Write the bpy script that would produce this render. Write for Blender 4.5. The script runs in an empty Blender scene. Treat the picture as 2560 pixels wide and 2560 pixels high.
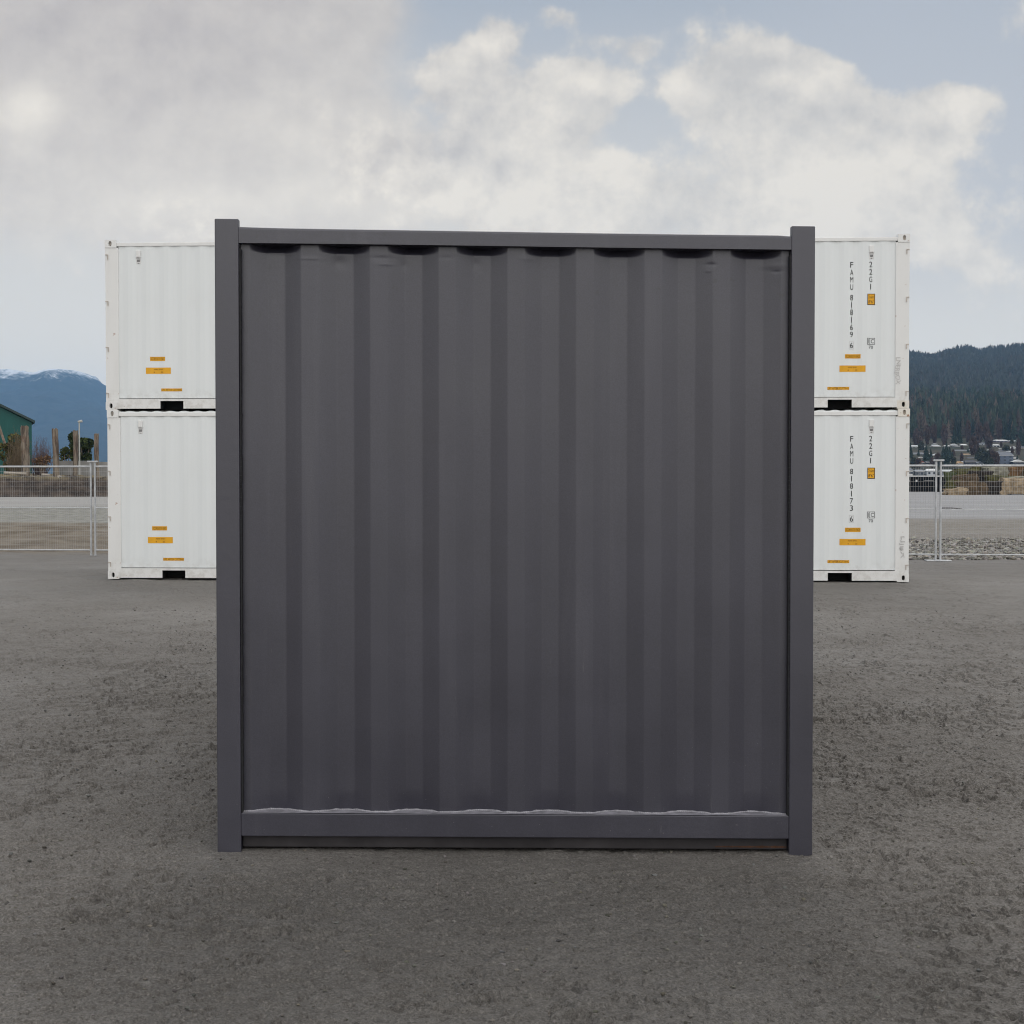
import bpy, bmesh, math, random
import numpy as np
from mathutils import Vector, Matrix

R = math.radians
scene = bpy.context.scene
col = scene.collection
random.seed(7)
rng = np.random.default_rng(11)

# ------------------------------------------------------------------ camera
F = 3544.0                     # focal length in pixels of the 2560 px photograph
CAMZ = 1.53
PITCH = math.atan(80.0 / F)
cam_d = bpy.data.cameras.new('camera')
cam_d.sensor_width = 36.0
cam_d.sensor_fit = 'HORIZONTAL'
cam_d.lens = F / 2560.0 * 36.0
cam_d.clip_start = 0.1
cam_d.clip_end = 40000.0
cam = bpy.data.objects.new('camera', cam_d)
col.objects.link(cam)
cam.location = (0, 0, CAMZ)
cam.rotation_euler = (R(90) - PITCH, 0, 0)
scene.camera = cam

# ------------------------------------------------------------------ light
SUN_EL, SUN_AZ = R(57), R(9)         # azimuth clockwise from +Y (the view direction)
sun_d = bpy.data.lights.new('sun', 'SUN')
sun_d.energy = 1.0
sun_d.angle = R(28)
sun_d.color = (1.0, 0.965, 0.92)
sun = bpy.data.objects.new('sun', sun_d)
col.objects.link(sun)
sd = Vector((math.sin(SUN_AZ) * math.cos(SUN_EL), math.cos(SUN_AZ) * math.cos(SUN_EL), math.sin(SUN_EL)))
sun.rotation_euler = sd.to_track_quat('Z', 'Y').to_euler()
sun.location = sd * 60

scene.view_settings.view_transform = 'Standard'
scene.view_settings.look = 'None'
scene.view_settings.exposure = 0.0
scene.view_settings.gamma = 1.0
scene.view_settings.use_curve_mapping = False
scene.cycles.volume_bounces = 1
scene.cycles.use_denoising = True
scene.cycles.denoiser = 'OPENIMAGEDENOISE'
scene.cycles.denoising_input_passes = 'RGB_ALBEDO_NORMAL'
scene.cycles.denoising_prefilter = 'ACCURATE'
scene.cycles.filter_width = 1.05
scene.cycles.max_bounces = 6
scene.cycles.diffuse_bounces = 3
scene.cycles.glossy_bounces = 2


# ------------------------------------------------------------------ node helper
class NT:
    def __init__(self, tree):
        self.t = tree
        self.n = tree.nodes
        self.l = tree.links

    def node(self, typ, **kw):
        nd = self.n.new(typ)
        for k, v in kw.items():
            setattr(nd, k, v)
        return nd

    def set(self, sock, v):
        if isinstance(v, bpy.types.NodeSocket):
            self.l.new(v, sock)
        elif v is not None:
            if isinstance(v, (tuple, list)) and sock.type == 'RGBA' and len(v) == 3:
                v = (*v, 1.0)
            sock.default_value = v

    def m(self, op, a, b=None, c=None, clamp=False):
        nd = self.node('ShaderNodeMath', operation=op, use_clamp=clamp)
        for i, v in enumerate((a, b, c)):
            if v is not None:
                self.set(nd.inputs[i], v)
        return nd.outputs[0]

    def vm(self, op, a, b=None, out=0):
        nd = self.node('ShaderNodeVectorMath', operation=op)
        self.set(nd.inputs[0], a)
        if b is not None:
            self.set(nd.inputs[1], b)
        return nd.outputs[out]

    def noise(self, vec, scale, detail=4.0, rough=0.55, dist=0.0, out='Fac', dim='3D'):
        nd = self.node('ShaderNodeTexNoise', noise_dimensions=dim)
        if vec is not None:
            self.l.new(vec, nd.inputs['Vector'])
        nd.inputs['Scale'].default_value = scale
        nd.inputs['Detail'].default_value = detail
        nd.inputs['Roughness'].default_value = rough
        nd.inputs['Distortion'].default_value = dist
        return nd.outputs[out]

    def step(self, v, a, b, lo=0.0, hi=1.0, smooth=True):
        nd = self.node('ShaderNodeMapRange', interpolation_type='SMOOTHSTEP' if smooth else 'LINEAR')
        self.set(nd.inputs[0], v)
        for i, x in zip((1, 2, 3, 4), (a, b, lo, hi)):
            self.set(nd.inputs[i], x)
        return nd.outputs[0]

    def mix(self, f, a, b, mode='MIX'):
        nd = self.node('ShaderNodeMix', data_type='RGBA', blend_type=mode)
        self.set(nd.inputs[0], f)
        self.set(nd.inputs[6], a)
        self.set(nd.inputs[7], b)
        return nd.outputs[2]

    def xyz(self, v):
        nd = self.node('ShaderNodeSeparateXYZ')
        self.l.new(v, nd.inputs[0])
        return nd.outputs

    def comb(self, x, y, z):
        nd = self.node('ShaderNodeCombineXYZ')
        for i, v in enumerate((x, y, z)):
            self.set(nd.inputs[i], v)
        return nd.outputs[0]

    def map(self, v, scale=(1, 1, 1), loc=(0, 0, 0)):
        nd = self.node('ShaderNodeMapping')
        self.l.new(v, nd.inputs[0])
        nd.inputs['Scale'].default_value = scale
        nd.inputs['Location'].default_value = loc
        return nd.outputs[0]

    def bump(self, h, strength=0.5, dist=0.01, normal=None):
        nd = self.node('ShaderNodeBump')
        nd.inputs['Strength'].default_value = strength
        nd.inputs['Distance'].default_value = dist
        self.l.new(h, nd.inputs['Height'])
        if normal is not None:
            self.l.new(normal, nd.inputs['Normal'])
        return nd.outputs[0]


# ------------------------------------------------------------------ sky
world = bpy.data.worlds.new('World')
scene.world = world
world.use_nodes = True
w = NT(world.node_tree)
w.n.clear()
SKY = 0.1
tc = w.node('ShaderNodeTexCoord')
dirv = w.vm('NORMALIZE', tc.outputs['Generated'])
dx, dy, dz = w.xyz(dirv)[:3]
hy = w.m('MAXIMUM', w.m('ABSOLUTE', dy), 0.12)
u = w.m('DIVIDE', dx, hy)
v = w.m('DIVIDE', dz, hy)
uv0 = w.comb(u, v, 0.0)
wn = w.noise(uv0, 9.0, 7.0, 0.6, out='Color')
warp = w.vm('SCALE', w.vm('SUBTRACT', wn, (0.5, 0.5, 0.5)))
warp.node.inputs['Scale'].default_value = 0.05
wn2 = w.noise(uv0, 3.6, 3.0, 0.5, out='Color')
warp2 = w.vm('SCALE', w.vm('SUBTRACT', wn2, (0.5, 0.5, 0.5)))
warp2.node.inputs['Scale'].default_value = 0.07
uv = w.vm('ADD', w.vm('ADD', uv0, warp), warp2)


def blobfield(lst):
    tot = None
    for (px, py, rx, ry, s) in lst:
        d = w.vm('MULTIPLY', w.vm('SUBTRACT', uv, ((px - 1280) / F, (1200 - py) / F, 0)), (F / rx, F / ry, 0))
        e = w.m('MULTIPLY', w.m('EXPONENT', w.m('MULTIPLY', w.vm('DOT_PRODUCT', d, d, out=1), -1.0)), s)
        tot = e if tot is None else w.m('ADD', tot, e)
    return tot


# broad grey cloud sheet of the left half
sheet = blobfield([(250, 60, 620, 260, 1.0), (800, 40, 190, 130, .9), (600, 200, 260, 200, .8), (760, 330, 170, 120, .6), (150, 380, 520, 150, .9), (620, 430, 420, 160, .8),
                   (860, 490, 240, 110, .5), (500, 570, 900, 110, .40)])
# cumulus heaps
heap = blobfield([(1220, 110, 75, 75, 1.0), (1130, 195, 105, 75, .9), (1180, 260, 120, 70, .6), (1500, 225, 120, 55, .9), (1400, 285, 140, 80, .9),
                  (1340, 380, 170, 90, .8), (1180, 420, 240, 90, .8), (1540, 460, 150, 60, .7), (1380, 540, 220, 60, .7),
                  (960, 430, 170, 90, .5), (1420, 55, 70, 35, .6), (1560, 115, 110, 45, .7), (1600, 160, 50, 40, .5),
                  (1730, 235, 70, 50, 1.0), (1810, 280, 60, 40, .7), (1925, 175, 150, 70, 1.0), (2030, 225, 110, 75, .9), (1990, 300, 130, 70, .7),
                  (2390, 320, 80, 62, 1.1), (2300, 350, 140, 90, .8), (2160, 330, 150, 70, .5), (2300, 410, 70, 45, .6),
                  (2030, 400, 240, 110, .9), (2120, 500, 230, 100, .9), (1900, 560, 320, 90, .6), (2300, 590, 130, 80, .5), (2440, 690, 160, 70, .35), (1500, 560, 800, 90, .45), (2400, 620, 260, 110, .30)])
# bright rolls inside the clouds
glow = blobfield([(90, 265, 95, 75, .9), (1200, 125, 60, 70, .9), (1130, 200, 80, 55, .6), (1490, 235, 90, 40, 1.0), (1390, 300, 60, 60, .6),
                  (1350, 400, 70, 60, .8), (1540, 430, 70, 50, .8), (1400, 520, 150, 60, .7), (1000, 470, 220, 90, .5), (2400, 320, 50, 60, .9), (2300, 420, 60, 40, .6),
                  (2060, 430, 200, 90, .7), (2050, 230, 80, 60, .7), (1940, 140, 40, 25, .8), (1720, 220, 60, 40, .9), (560, 520, 300, 60, .35),
                  (2150, 540, 260, 80, .5), (700, 360, 200, 60, .3)])
fb = w.noise(uv0, 10.0, 10.0, 0.60)
fb2 = w.noise(w.vm('ADD', uv0, (-0.007, 0.013, 0)), 10.0, 10.0, 0.60)
fine = w.m('SUBTRACT', fb, 0.5)
emboss = w.m('SUBTRACT', fb, fb2)
sheet_m = w.step(w.m('ADD', sheet, w.m('MULTIPLY', fine, 1.0)), 0.16, 0.80)
heap_m = w.step(w.m('ADD', heap, w.m('MULTIPLY', fine, 3.0)), 0.25, 0.70)
elev = w.step(v, -0.02, 0.34, smooth=False)
sky = w.node('ShaderNodeTexSky', sky_type='NISHITA')
sky.sun_disc = False
sky.sun_elevation = SUN_EL
sky.sun_rotation = SUN_AZ
sky.air_density = 1.0
sky.dust_density = 2.0


def k(c):
    return tuple(x / SKY for x in c)


veil = w.mix(elev, k((1.19, 1.06, .86)), k((.415, .45, .49)))
base = w.mix(0.86, sky.outputs[0], veil)
# thin lilac veil to the right of the frame
rv = w.m('MULTIPLY', w.step(u, 0.10, 0.26, 0.0, 0.55), w.step(v, 0.08, 0.2))
base = w.mix(rv, base, k((.52, .545, .59)))
cl_dark = w.mix(w.step(u, -0.25, 0.1), k((.535, .49, .465)), k((.63, .60, .56)))
cl_lit = k((.93, .86, .75))
shade = w.m('ADD', w.m('MULTIPLY', emboss, w.m('ADD', w.m('MULTIPLY', heap_m, 2.6), 1.0)), w.m('ADD', w.m('MULTIPLY', glow, 0.65), w.m('MULTIPLY', fine, 0.55)))
shade = w.m('ADD', shade, w.step(v, 0.36, 0.13, 0.12, 0.66))
shade = w.m('MINIMUM', w.m('MAXIMUM', shade, 0.0), 1.0)
ccol = w.mix(shade, cl_dark, cl_lit)
c1 = w.mix(w.m('MULTIPLY', sheet_m, 0.92), base, ccol)
c2 = w.mix(w.m('MULTIPLY', heap_m, 0.86), c1, ccol)
# bright cloud deck added out of view behind the viewer to light front faces
bd = (math.sin(R(165)) * math.cos(R(38)), math.cos(R(165)) * math.cos(R(38)), math.sin(R(38)))
back = w.step(w.vm('DOT_PRODUCT', dirv, bd, out=1), 0.0, 0.95, 0.0, 1.0)
bright = w.mix(back, c2, k((1.56, 1.54, 1.52)))
bg = w.node('ShaderNodeBackground')
w.l.new(bright, bg.inputs['Color'])
bg.inputs['Strength'].default_value = SKY
wo = w.node('ShaderNodeOutputWorld')
w.l.new(bg.outputs[0], wo.inputs['Surface'])
world.cycles.sampling_method = 'MANUAL'
world.cycles.sample_map_resolution = 512


# ------------------------------------------------------------------ materials
def material(name):
    mt = bpy.data.materials.new(name)
    mt.use_nodes = True
    t = NT(mt.node_tree)
    b = mt.node_tree.nodes['Principled BSDF']
    return mt, t, b


def simple(name, c, rough=0.8, var=0.12, scale=6.0, spec=0.3, bump=0.0, metal=0.0):
    mt, t, b = material(name)
    tcn = t.node('ShaderNodeTexCoord')
    n = t.noise(tcn.outputs['Object'], scale, 6, 0.6)
    f = t.step(n, 0.25, 0.75, 1 - var, 1 + var, smooth=False)
    cc = t.vm('SCALE', t.comb(*c))
    t.l.new(f, cc.node.inputs['Scale'])
    t.l.new(cc, b.inputs['Base Color'])
    b.inputs['Roughness'].default_value = rough
    b.inputs['Specular IOR Level'].default_value = spec
    b.inputs['Metallic'].default_value = metal
    if bump:
        t.l.new(t.bump(t.noise(tcn.outputs['Object'], scale * 3, 6, 0.65), 0.6, bump), b.inputs['Normal'])
    return mt


def mat_dark_paint(name='dark_grey_paint', base=(.0345, .0335, .0475), rust=False):
    mt, t, b = material(name)
    tcn = t.node('ShaderNodeTexCoord')
    o = tcn.outputs['Object']
    n1 = t.noise(o, 2.2, 5, 0.6)
    n2 = t.noise(t.map(o, (9, 9, 0.7)), 1.0, 4, 0.6)
    f = t.m('ADD', t.step(n1, 0.3, 0.7, 0.90, 1.10, False), t.step(n2, 0.3, 0.7, -0.06, 0.06, False))
    c = t.vm('SCALE', t.comb(*base))
    t.l.new(f, c.node.inputs['Scale'])
    # dried mud specks thrown up from the ground
    z = t.xyz(o)[2]
    speck = t.noise(o, 120.0, 2, 0.5)
    sm = t.m('MULTIPLY', t.step(speck, 0.735, 0.765), t.step(z, 0.12, 0.75, 0.7, 0.04))
    c = t.mix(sm, c, (.19, .18, .18))
    dust = t.m('MULTIPLY', t.step(n2, 0.55, 0.8), 0.10)
    c = t.mix(dust, c, (.12, .12, .125))
    # fine mottle of the rolled-on paint, a few scuffs and run marks
    mo_ = t.step(t.noise(o, 210.0, 3, 0.75), 0.30, 0.70, 0.74, 1.26, False)
    cm_ = t.vm('SCALE', c)
    t.l.new(mo_, cm_.node.inputs['Scale'])
    c = cm_
    scf = t.m('MULTIPLY', t.step(t.noise(t.map(o, (38, 38, 3.0)), 1.0, 5, 0.7), 0.66, 0.72), t.step(t.noise(o, 3.1, 3, 0.5), 0.50, 0.62))
    c = t.mix(t.m('MULTIPLY', scf, 0.32), c, (.12, .118, .125))
    drk = t.m('MULTIPLY', t.step(t.noise(o, 16.0, 5, 0.7), 0.62, 0.70), t.step(t.xyz(o)[2], 1.9, 2.4, 0.0, 0.5))
    c = t.mix(drk, c, (.020, .020, .023))
    if rust:
        rm = t.m('MULTIPLY', t.step(t.noise(o, 14, 6, 0.7), 0.50, 0.62), t.step(t.xyz(o)[0], 0.72, 1.12))
        c = t.mix(rm, c, (.13, .055, .028))
    t.l.new(c, b.inputs['Base Color'])
    t.l.new(t.step(n1, 0.3, 0.7, 0.33, 0.44, False), b.inputs['Roughness'])
    b.inputs['Specular IOR Level'].default_value = 0.8
    peel = t.noise(o, 260.0, 3, 0.6)
    roll = t.noise(o, 34.0, 4, 0.55)
    nb = t.bump(peel, 0.2, 0.0012)
    nb = t.bump(roll, 0.20, 0.003, nb)
    t.l.new(nb, b.inputs['Normal'])
    return mt


def mat_white_paint(name, base=(.72, .745, .745), stain=0.2, rust=0.0):
    mt, t, b = material(name)
    tcn = t.node('ShaderNodeTexCoord')
    o = tcn.outputs['Object']
    n1 = t.noise(o, 1.6, 5, 0.6)
    n2 = t.noise(t.map(o, (7, 7, 0.5)), 1.0, 5, 0.6)
    c = t.mix(t.m('MULTIPLY', t.step(n2, 0.48, 0.8), stain), base, (.50, .485, .45))
    c = t.mix(t.m('MULTIPLY', t.step(n1, 0.45, 0.8), stain * 0.8), c, (.56, .55, .52))
    # road dirt along the foot
    z = t.xyz(o)[2]
    dirt = t.m('MULTIPLY', t.step(z, 0.42, 0.02, 0.0, 0.34), t.step(t.noise(o, 9, 6, 0.65), 0.40, 0.66))
    c = t.mix(dirt, c, (.36, .33, .28))
    if rust:
        rn = t.noise(o, 11, 7, 0.68)
        c = t.mix(t.step(rn, 0.66 - rust * 0.22, 0.74 - rust * 0.18), c, (.30, .13, .055))
    t.l.new(c, b.inputs['Base Color'])
    b.inputs['Roughness'].default_value = 0.52
    b.inputs['Specular IOR Level'].default_value = 0.35
    t.l.new(t.bump(t.noise(o, 40, 4, 0.6), 0.25, 0.003), b.inputs['Normal'])
    return mt


M = {}
M['dark'] = mat_dark_paint()
M['dark_rust'] = mat_dark_paint('dark_grey_rusty', (.047, .044, .046), True)
M['sill_dark'] = simple('dirty_sill', (.040, .037, .039), 0.8, 0.4, 5, 0.2)
M['bead'] = simple('weld_dust', (.30, .295, .32), 0.85, 0.35, 30, 0.2, 0.002)
M['ledge_dust'] = simple('ledge_dust', (.21, .205, .23), 0.9, 0.4, 25, 0.2, 0.002)
M['seam'] = simple('seam_paint', (.022, .022, .024), 0.8, 0.3, 40, 0.2)
M['white'] = mat_white_paint('white_paint', stain=0.09)
M['white_frame'] = mat_white_paint('white_frame_paint', (.73, .73, .715), 0.28, 0.10)
M['white_rust'] = mat_white_paint('white_rusty_paint', (.74, .70, .63), 0.45, 0.35)
M['black'] = simple('dark_void', (.012, .012, .012), 0.9, 0.2)
M['ink'] = simple('black_lettering', (.018, .018, .02), 0.6, 0.2, 30)
M['pencil'] = simple('marker_scrawl', (.50, .49, .48), 0.8, 0.2, 30)
M['amber'] = simple('amber_vinyl', (.72, .36, .018), 0.5, 0.10, 5)
M['amber_ink'] = simple('brown_ink', (.20, .085, .012), 0.6, 0.2, 30)
M['plate'] = simple('grey_plate', (.64, .64, .63), 0.6, 0.2, 30)
M['galv'] = simple('galvanised_tube', (.50, .51, .52), 0.42, 0.22, 9, 0.5, 0.0, 0.25)
M['galv_wire'] = simple('galvanised_wire', (.42, .42, .42), 0.5, 0.15, 20, 0.4)
M['rusty_bar'] = simple('rusty_bar', (.50, .45, .40), 0.8, 0.4, 30, 0.2)
M['rubber'] = simple('tyre_rubber', (.25, .25, .25), 0.8, 0.2)
M['barge'] = simple('black_hull', (.008, .008, .009), 0.9, 0.4, 1.5, 0.08)
M['pale_deck'] = simple('pale_deck', (.50, .50, .50), 0.7, 0.2, 2)
mt, t, b = material('weathered_pile_wood')
o_ = t.node('ShaderNodeTexCoord').outputs['Object']
n_ = t.noise(t.map(o_, (5, 5, .5)), 1.0, 6, .7)
c_ = t.mix(t.step(n_, .36, .62), (.045, .030, .022), (.235, .195, .150))
c_ = t.mix(t.step(t.noise(o_, .9, 5, .6), .5, .65, 0, .6), c_, (.14, .075, .045))
t.l.new(c_, b.inputs['Base Color'])
b.inputs['Roughness'].default_value = .95
t.l.new(t.bump(n_, .9, .08), b.inputs['Normal'])
M['pile'] = mt
M['wood_grey'] = simple('weathered_wood', (.20, .155, .12), 0.9, 0.55, 2.5, 0.2, 0.05)
M['driftwood'] = simple('driftwood', (.36, .32, .27), 0.9, 0.35, 6, 0.2, 0.02)
M['dark_stick'] = simple('dark_stick', (.06, .05, .045), 0.9, 0.35, 6, 0.2, 0.01)
M['green_clad'] = simple('green_cladding', (.003, .075, .066), 0.55, 0.15, 0.6, 0.4)
M['green_roof'] = simple('green_roof_edge', (.020, .04, .037), 0.6, 0.15, 0.6, 0.4)
M['concrete'] = simple('concrete', (.22, .215, .205), 0.9, 0.35, 0.8, 0.2, 0.02)
M['lamp_metal'] = simple('lamp_post_metal', (.40, .40, .37), 0.5, 0.15, 4, 0.4)
M['glass'] = simple('dark_window_glass', (.03, .035, .045), 0.15, 0.2, 4, 0.5)
for nm, c in dict(tan=(.27, .21, .14), brown=(.095, .068, .042), dark=(.026, .021, .018), moss=(.082, .078, .028), pale=(.22, .21, .165),
                  rusty=(.13, .075, .036), green=(.065, .078, .035)).items():
    M['rock_' + nm] = simple('rock_' + nm, c, 0.95, 0.65, 1.7, 0.15, 0.12)
for nm, c in dict(white=(.62, .62, .61), cream=(.66, .56, .38), grey=(.28, .29, .31), blue=(.10, .12, .16), brown=(.20, .13, .10), red=(.25, .09, .07),
                  dark=(.055, .055, .065), tan=(.40, .26, .14), pale=(.50, .52, .53), slate=(.14, .15, .17), lilac=(.16, .14, .19)).items():
    M['h_' + nm] = simple('house_' + nm, c, 0.8, 0.14, 0.35, 0.3)


def mat_vcol(name, rough=0.95, noise_scale=0.0):
    mt, t, b = material(name)
    a = t.node('ShaderNodeVertexColor', layer_name='Col')
    c = a.outputs['Color']
    t.l.new(c, b.inputs['Base Color'])
    b.inputs['Roughness'].default_value = rough
    b.inputs['Specular IOR Level'].default_value = 0.12
    return mt


M['vcol'] = mat_vcol('plant_tint')
M['stone'] = mat_vcol('gravel_stone')


# ------------------------------------------------------------------ mesh builder
class MB:
    def __init__(self):
        self.v, self.f, self.c = [], [], []

    def add(self, vs, fs, colr=None):
        o = len(self.v)
        self.v += [tuple(p) for p in vs]
        self.f += [tuple(i + o for i in f) for f in fs]
        if colr is not None:
            self.c += [colr] * len(fs)
        return self

    def box(self, x0, x1, y0, y1, z0, z1):
        vs = [(x0, y0, z0), (x1, y0, z0), (x1, y1, z0), (x0, y1, z0), (x0, y0, z1), (x1, y0, z1), (x1, y1, z1), (x0, y1, z1)]
        return self.add(vs, [(0, 3, 2, 1), (4, 5, 6, 7), (0, 1, 5, 4), (1, 2, 6, 5), (2, 3, 7, 6), (3, 0, 4, 7)])

    def tube(self, p0, p1, r0, r1=None, n=8, cap=True):
        r1 = r0 if r1 is None else r1
        p0, p1 = Vector(p0), Vector(p1)
        d = (p1 - p0).normalized()
        a = d.orthogonal().normalized()
        b = d.cross(a)
        vs = []
        for p, r in ((p0, r0), (p1, r1)):
            for i in range(n):
                t = 2 * math.pi * i / n + math.pi / n
                vs.append(p + (a * math.cos(t) + b * math.sin(t)) * r)
        fs = [(i, (i + 1) % n, n + (i + 1) % n, n + i) for i in range(n)]
        if cap:
            fs += [tuple(reversed(range(n))), tuple(range(n, 2 * n))]
        return self.add(vs, fs)

    def path(self, pts, r, n=6):
        for a, b in zip(pts[:-1], pts[1:]):
            self.tube(a, b, r, n=n)
        return self

    def sheet(self, P):
        """P[i][j] grid of points -> quads"""
        P = np.asarray(P, dtype=float)
        a, b = P.shape[:2]
        vs = P.reshape(-1, 3)
        fs = [(i * b + j, (i + 1) * b + j, (i + 1) * b + j + 1, i * b + j + 1) for i in range(a - 1) for j in range(b - 1)]
        return self.add(vs, fs)

    def prism(self, poly, y0, y1):
        """polygon in x,z extruded along y"""
        n = len(poly)
        vs = [(x, y0, z) for x, z in poly] + [(x, y1, z) for x, z in poly]
        fs = [tuple(range(n)), tuple(reversed(range(n, 2 * n)))]
        fs += [(i, n + i, n + (i + 1) % n, (i + 1) % n) for i in range(n)]
        return self.add(vs, fs)

    def holeplate(self, o, ux, uz, w_, h_, cx, cz, rx, rz, depth, n=20):
        """rectangle with an oval hole that runs `depth` deep along -(ux x uz)"""
        o, ux, uz = Vector(o), Vector(ux), Vector(uz)
        inn = -(ux.cross(uz))
        vs = []
        for i in range(n):
            t = 2 * math.pi * i / n
            c, s = math.cos(t), math.sin(t)
            m_ = 1e9
            if c > 1e-6: m_ = min(m_, (w_ - cx) / c)
            if c < -1e-6: m_ = min(m_, -cx / c)
            if s > 1e-6: m_ = min(m_, (h_ - cz) / s)
            if s < -1e-6: m_ = min(m_, -cz / s)
            vs.append(o + ux * (cx + c * m_) + uz * (cz + s * m_))
        # snap nearest to corners
        for q in ((0, 0), (w_, 0), (w_, h_), (0, h_)):
            p = o + ux * q[0] + uz * q[1]
            j = min(range(n), key=lambda i: (vs[i] - p).length)
            vs[j] = p
        for dd in (0, depth):
            for i in range(n):
                t = 2 * math.pi * i / n
                c, s = math.cos(t), math.sin(t)
                sg = lambda q, e: math.copysign(abs(q) ** e, q)
                vs.append(o + ux * (cx + sg(c, .8) * rx) + uz * (cz + sg(s, .8) * rz) + inn * dd)
        fs = []
        for a in (0, n):
            fs += [(a + i, a + (i + 1) % n, a + n + (i + 1) % n, a + n + i) for i in range(n)]
        fs.append(tuple(range(2 * n, 3 * n)))
        return self.add(vs, fs)

    def build(self, name, mat, parent=None, bevel=0.0, smooth=False, seg=2):
        me = bpy.data.meshes.new(name)
        me.from_pydata(self.v, [], self.f)
        if self.c and len(self.c) == len(self.f):
            at = me.color_attributes.new('Col', 'FLOAT_COLOR', 'CORNER')
            ln = [len(f) for f in self.f]
            arr = np.repeat(np.array([(*c, 1.0) for c in self.c], dtype=np.float32), ln, axis=0)
            at.data.foreach_set('color', arr.ravel())
        me.materials.append(mat if not isinstance(mat, str) else M[mat])
        me.update()
        if smooth:
            me.polygons.foreach_set('use_smooth', [True] * len(me.polygons))
        ob = bpy.data.objects.new(name, me)
        col.objects.link(ob)
        if parent is not None:
            ob.parent = parent
        if bevel:
            bv = ob.modifiers.new('bevel', 'BEVEL')
            bv.width = bevel
            bv.segments = seg
            bv.limit_method = 'ANGLE'
        return ob


def np_mesh(name, verts, quads, mat, smooth=True, cols=None, parent=None, facecols=None):
    me = bpy.data.meshes.new(name)
    k_ = quads.shape[1]
    me.vertices.add(len(verts))
    me.vertices.foreach_set('co', np.asarray(verts, dtype=np.float32).ravel())
    me.loops.add(quads.size)
    me.loops.foreach_set('vertex_index', quads.astype(np.int32).ravel())
    me.polygons.add(len(quads))
    me.polygons.foreach_set('loop_start', np.arange(0, quads.size, k_, dtype=np.int32))
    me.polygons.foreach_set('loop_total', np.full(len(quads), k_, dtype=np.int32))
    me.update(calc_edges=True)
    me.polygons.foreach_set('use_smooth', np.full(len(quads), smooth))
    if facecols is not None:
        at = me.color_attributes.new('Col', 'FLOAT_COLOR', 'CORNER')
        c4 = np.concatenate([facecols, np.ones((len(facecols), 1))], axis=1).astype(np.float32)
        at.data.foreach_set('color', np.repeat(c4, k_, axis=0).ravel())
    me.materials.append(mat if not isinstance(mat, str) else M[mat])
    ob = bpy.data.objects.new(name, me)
    col.objects.link(ob)
    if parent is not None:
        ob.parent = parent
    return ob


def grid_quads(a, b):
    i, j = np.meshgrid(np.arange(a - 1), np.arange(b - 1), indexing='ij')
    q = np.stack([i * b + j, (i + 1) * b + j, (i + 1) * b + j + 1, i * b + j + 1], axis=-1)
    return q.reshape(-1, 4)


def tag(o, label=None, cat=None, group=None, kind=None):
    if label: o['label'] = label
    if cat: o['category'] = cat
    if group: o['group'] = group
    if kind: o['kind'] = kind
    return o


def empty(name, loc, rz=0.0, ry=0.0):
    o = bpy.data.objects.new(name, None)
    o.empty_display_size = 0.3
    col.objects.link(o)
    o.location = loc
    o.rotation_euler = (0, ry, rz)
    return o


def at(px, py, D):
    """world point seen at photo pixel (px, py) at ground distance D"""
    xc, yc = (px - 1280) / F, (1280 - py) / F
    fy = math.cos(PITCH) + yc * math.sin(PITCH)
    fz = -math.sin(PITCH) + yc * math.cos(PITCH)
    s = D / fy
    return Vector((xc * s, D, CAMZ + fz * s))


# numpy gradient noise
def perlin(x, y, seed=0):
    xi, yi = np.floor(x).astype(np.int64), np.floor(y).astype(np.int64)
    xf, yf = x - xi, y - yi

    def g(ix, iy, fx, fy):
        h = (ix * 374761393 + iy * 668265263 + seed * 1442695041) & 0xFFFFFFFF
        h = ((h ^ (h >> 13)) * 1274126177) & 0xFFFFFFFF
        h = h ^ (h >> 16)
        a = (h & 0xFFFF) / 65536.0 * 2 * np.pi
        return np.cos(a) * fx + np.sin(a) * fy
    s = xf * xf * xf * (xf * (xf * 6 - 15) + 10)
    t = yf * yf * yf * (yf * (yf * 6 - 15) + 10)
    n0 = g(xi, yi, xf, yf) * (1 - s) + g(xi + 1, yi, xf - 1, yf) * s
    n1 = g(xi, yi + 1, xf, yf - 1) * (1 - s) + g(xi + 1, yi + 1, xf - 1, yf - 1) * s
    return (n0 * (1 - t) + n1 * t) * 1.45


def fbm(x, y, o=4, seed=0, rough=0.5):
    r, a, fr = 0, 1.0, 1.0
    for i in range(o):
        r = r + a * perlin(x * fr, y * fr, seed + i * 17)
        a *= rough
        fr *= 2.03
    return r


def sst(a, b, x):
    t = np.clip((x - a) / (b - a), 0, 1)
    return t * t * (3 - 2 * t)


# ------------------------------------------------------------------ ground
ROLL = 0.0096       # the dark container stands on a slight cross fall


def ground_base(x, y):
    bump_ = sst(2.6, 1.5, np.abs(x)) * sst(4.6, 5.6, y) * sst(14.0, 12.2, y)
    z = -ROLL * x * bump_
    z = z + .012 * sst(1.7, 1.1, np.abs(x)) * sst(5.35, 5.7, y) * sst(9., 7., y)
    z = z - 5.0 * sst(238.0, 262.0, y)                           # falls away to the inlet
    z = z + 0.22 * sst(31.0, 43.0, y) * sst(60, 43, y) * sst(-5, -7, x)
    return z


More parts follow.
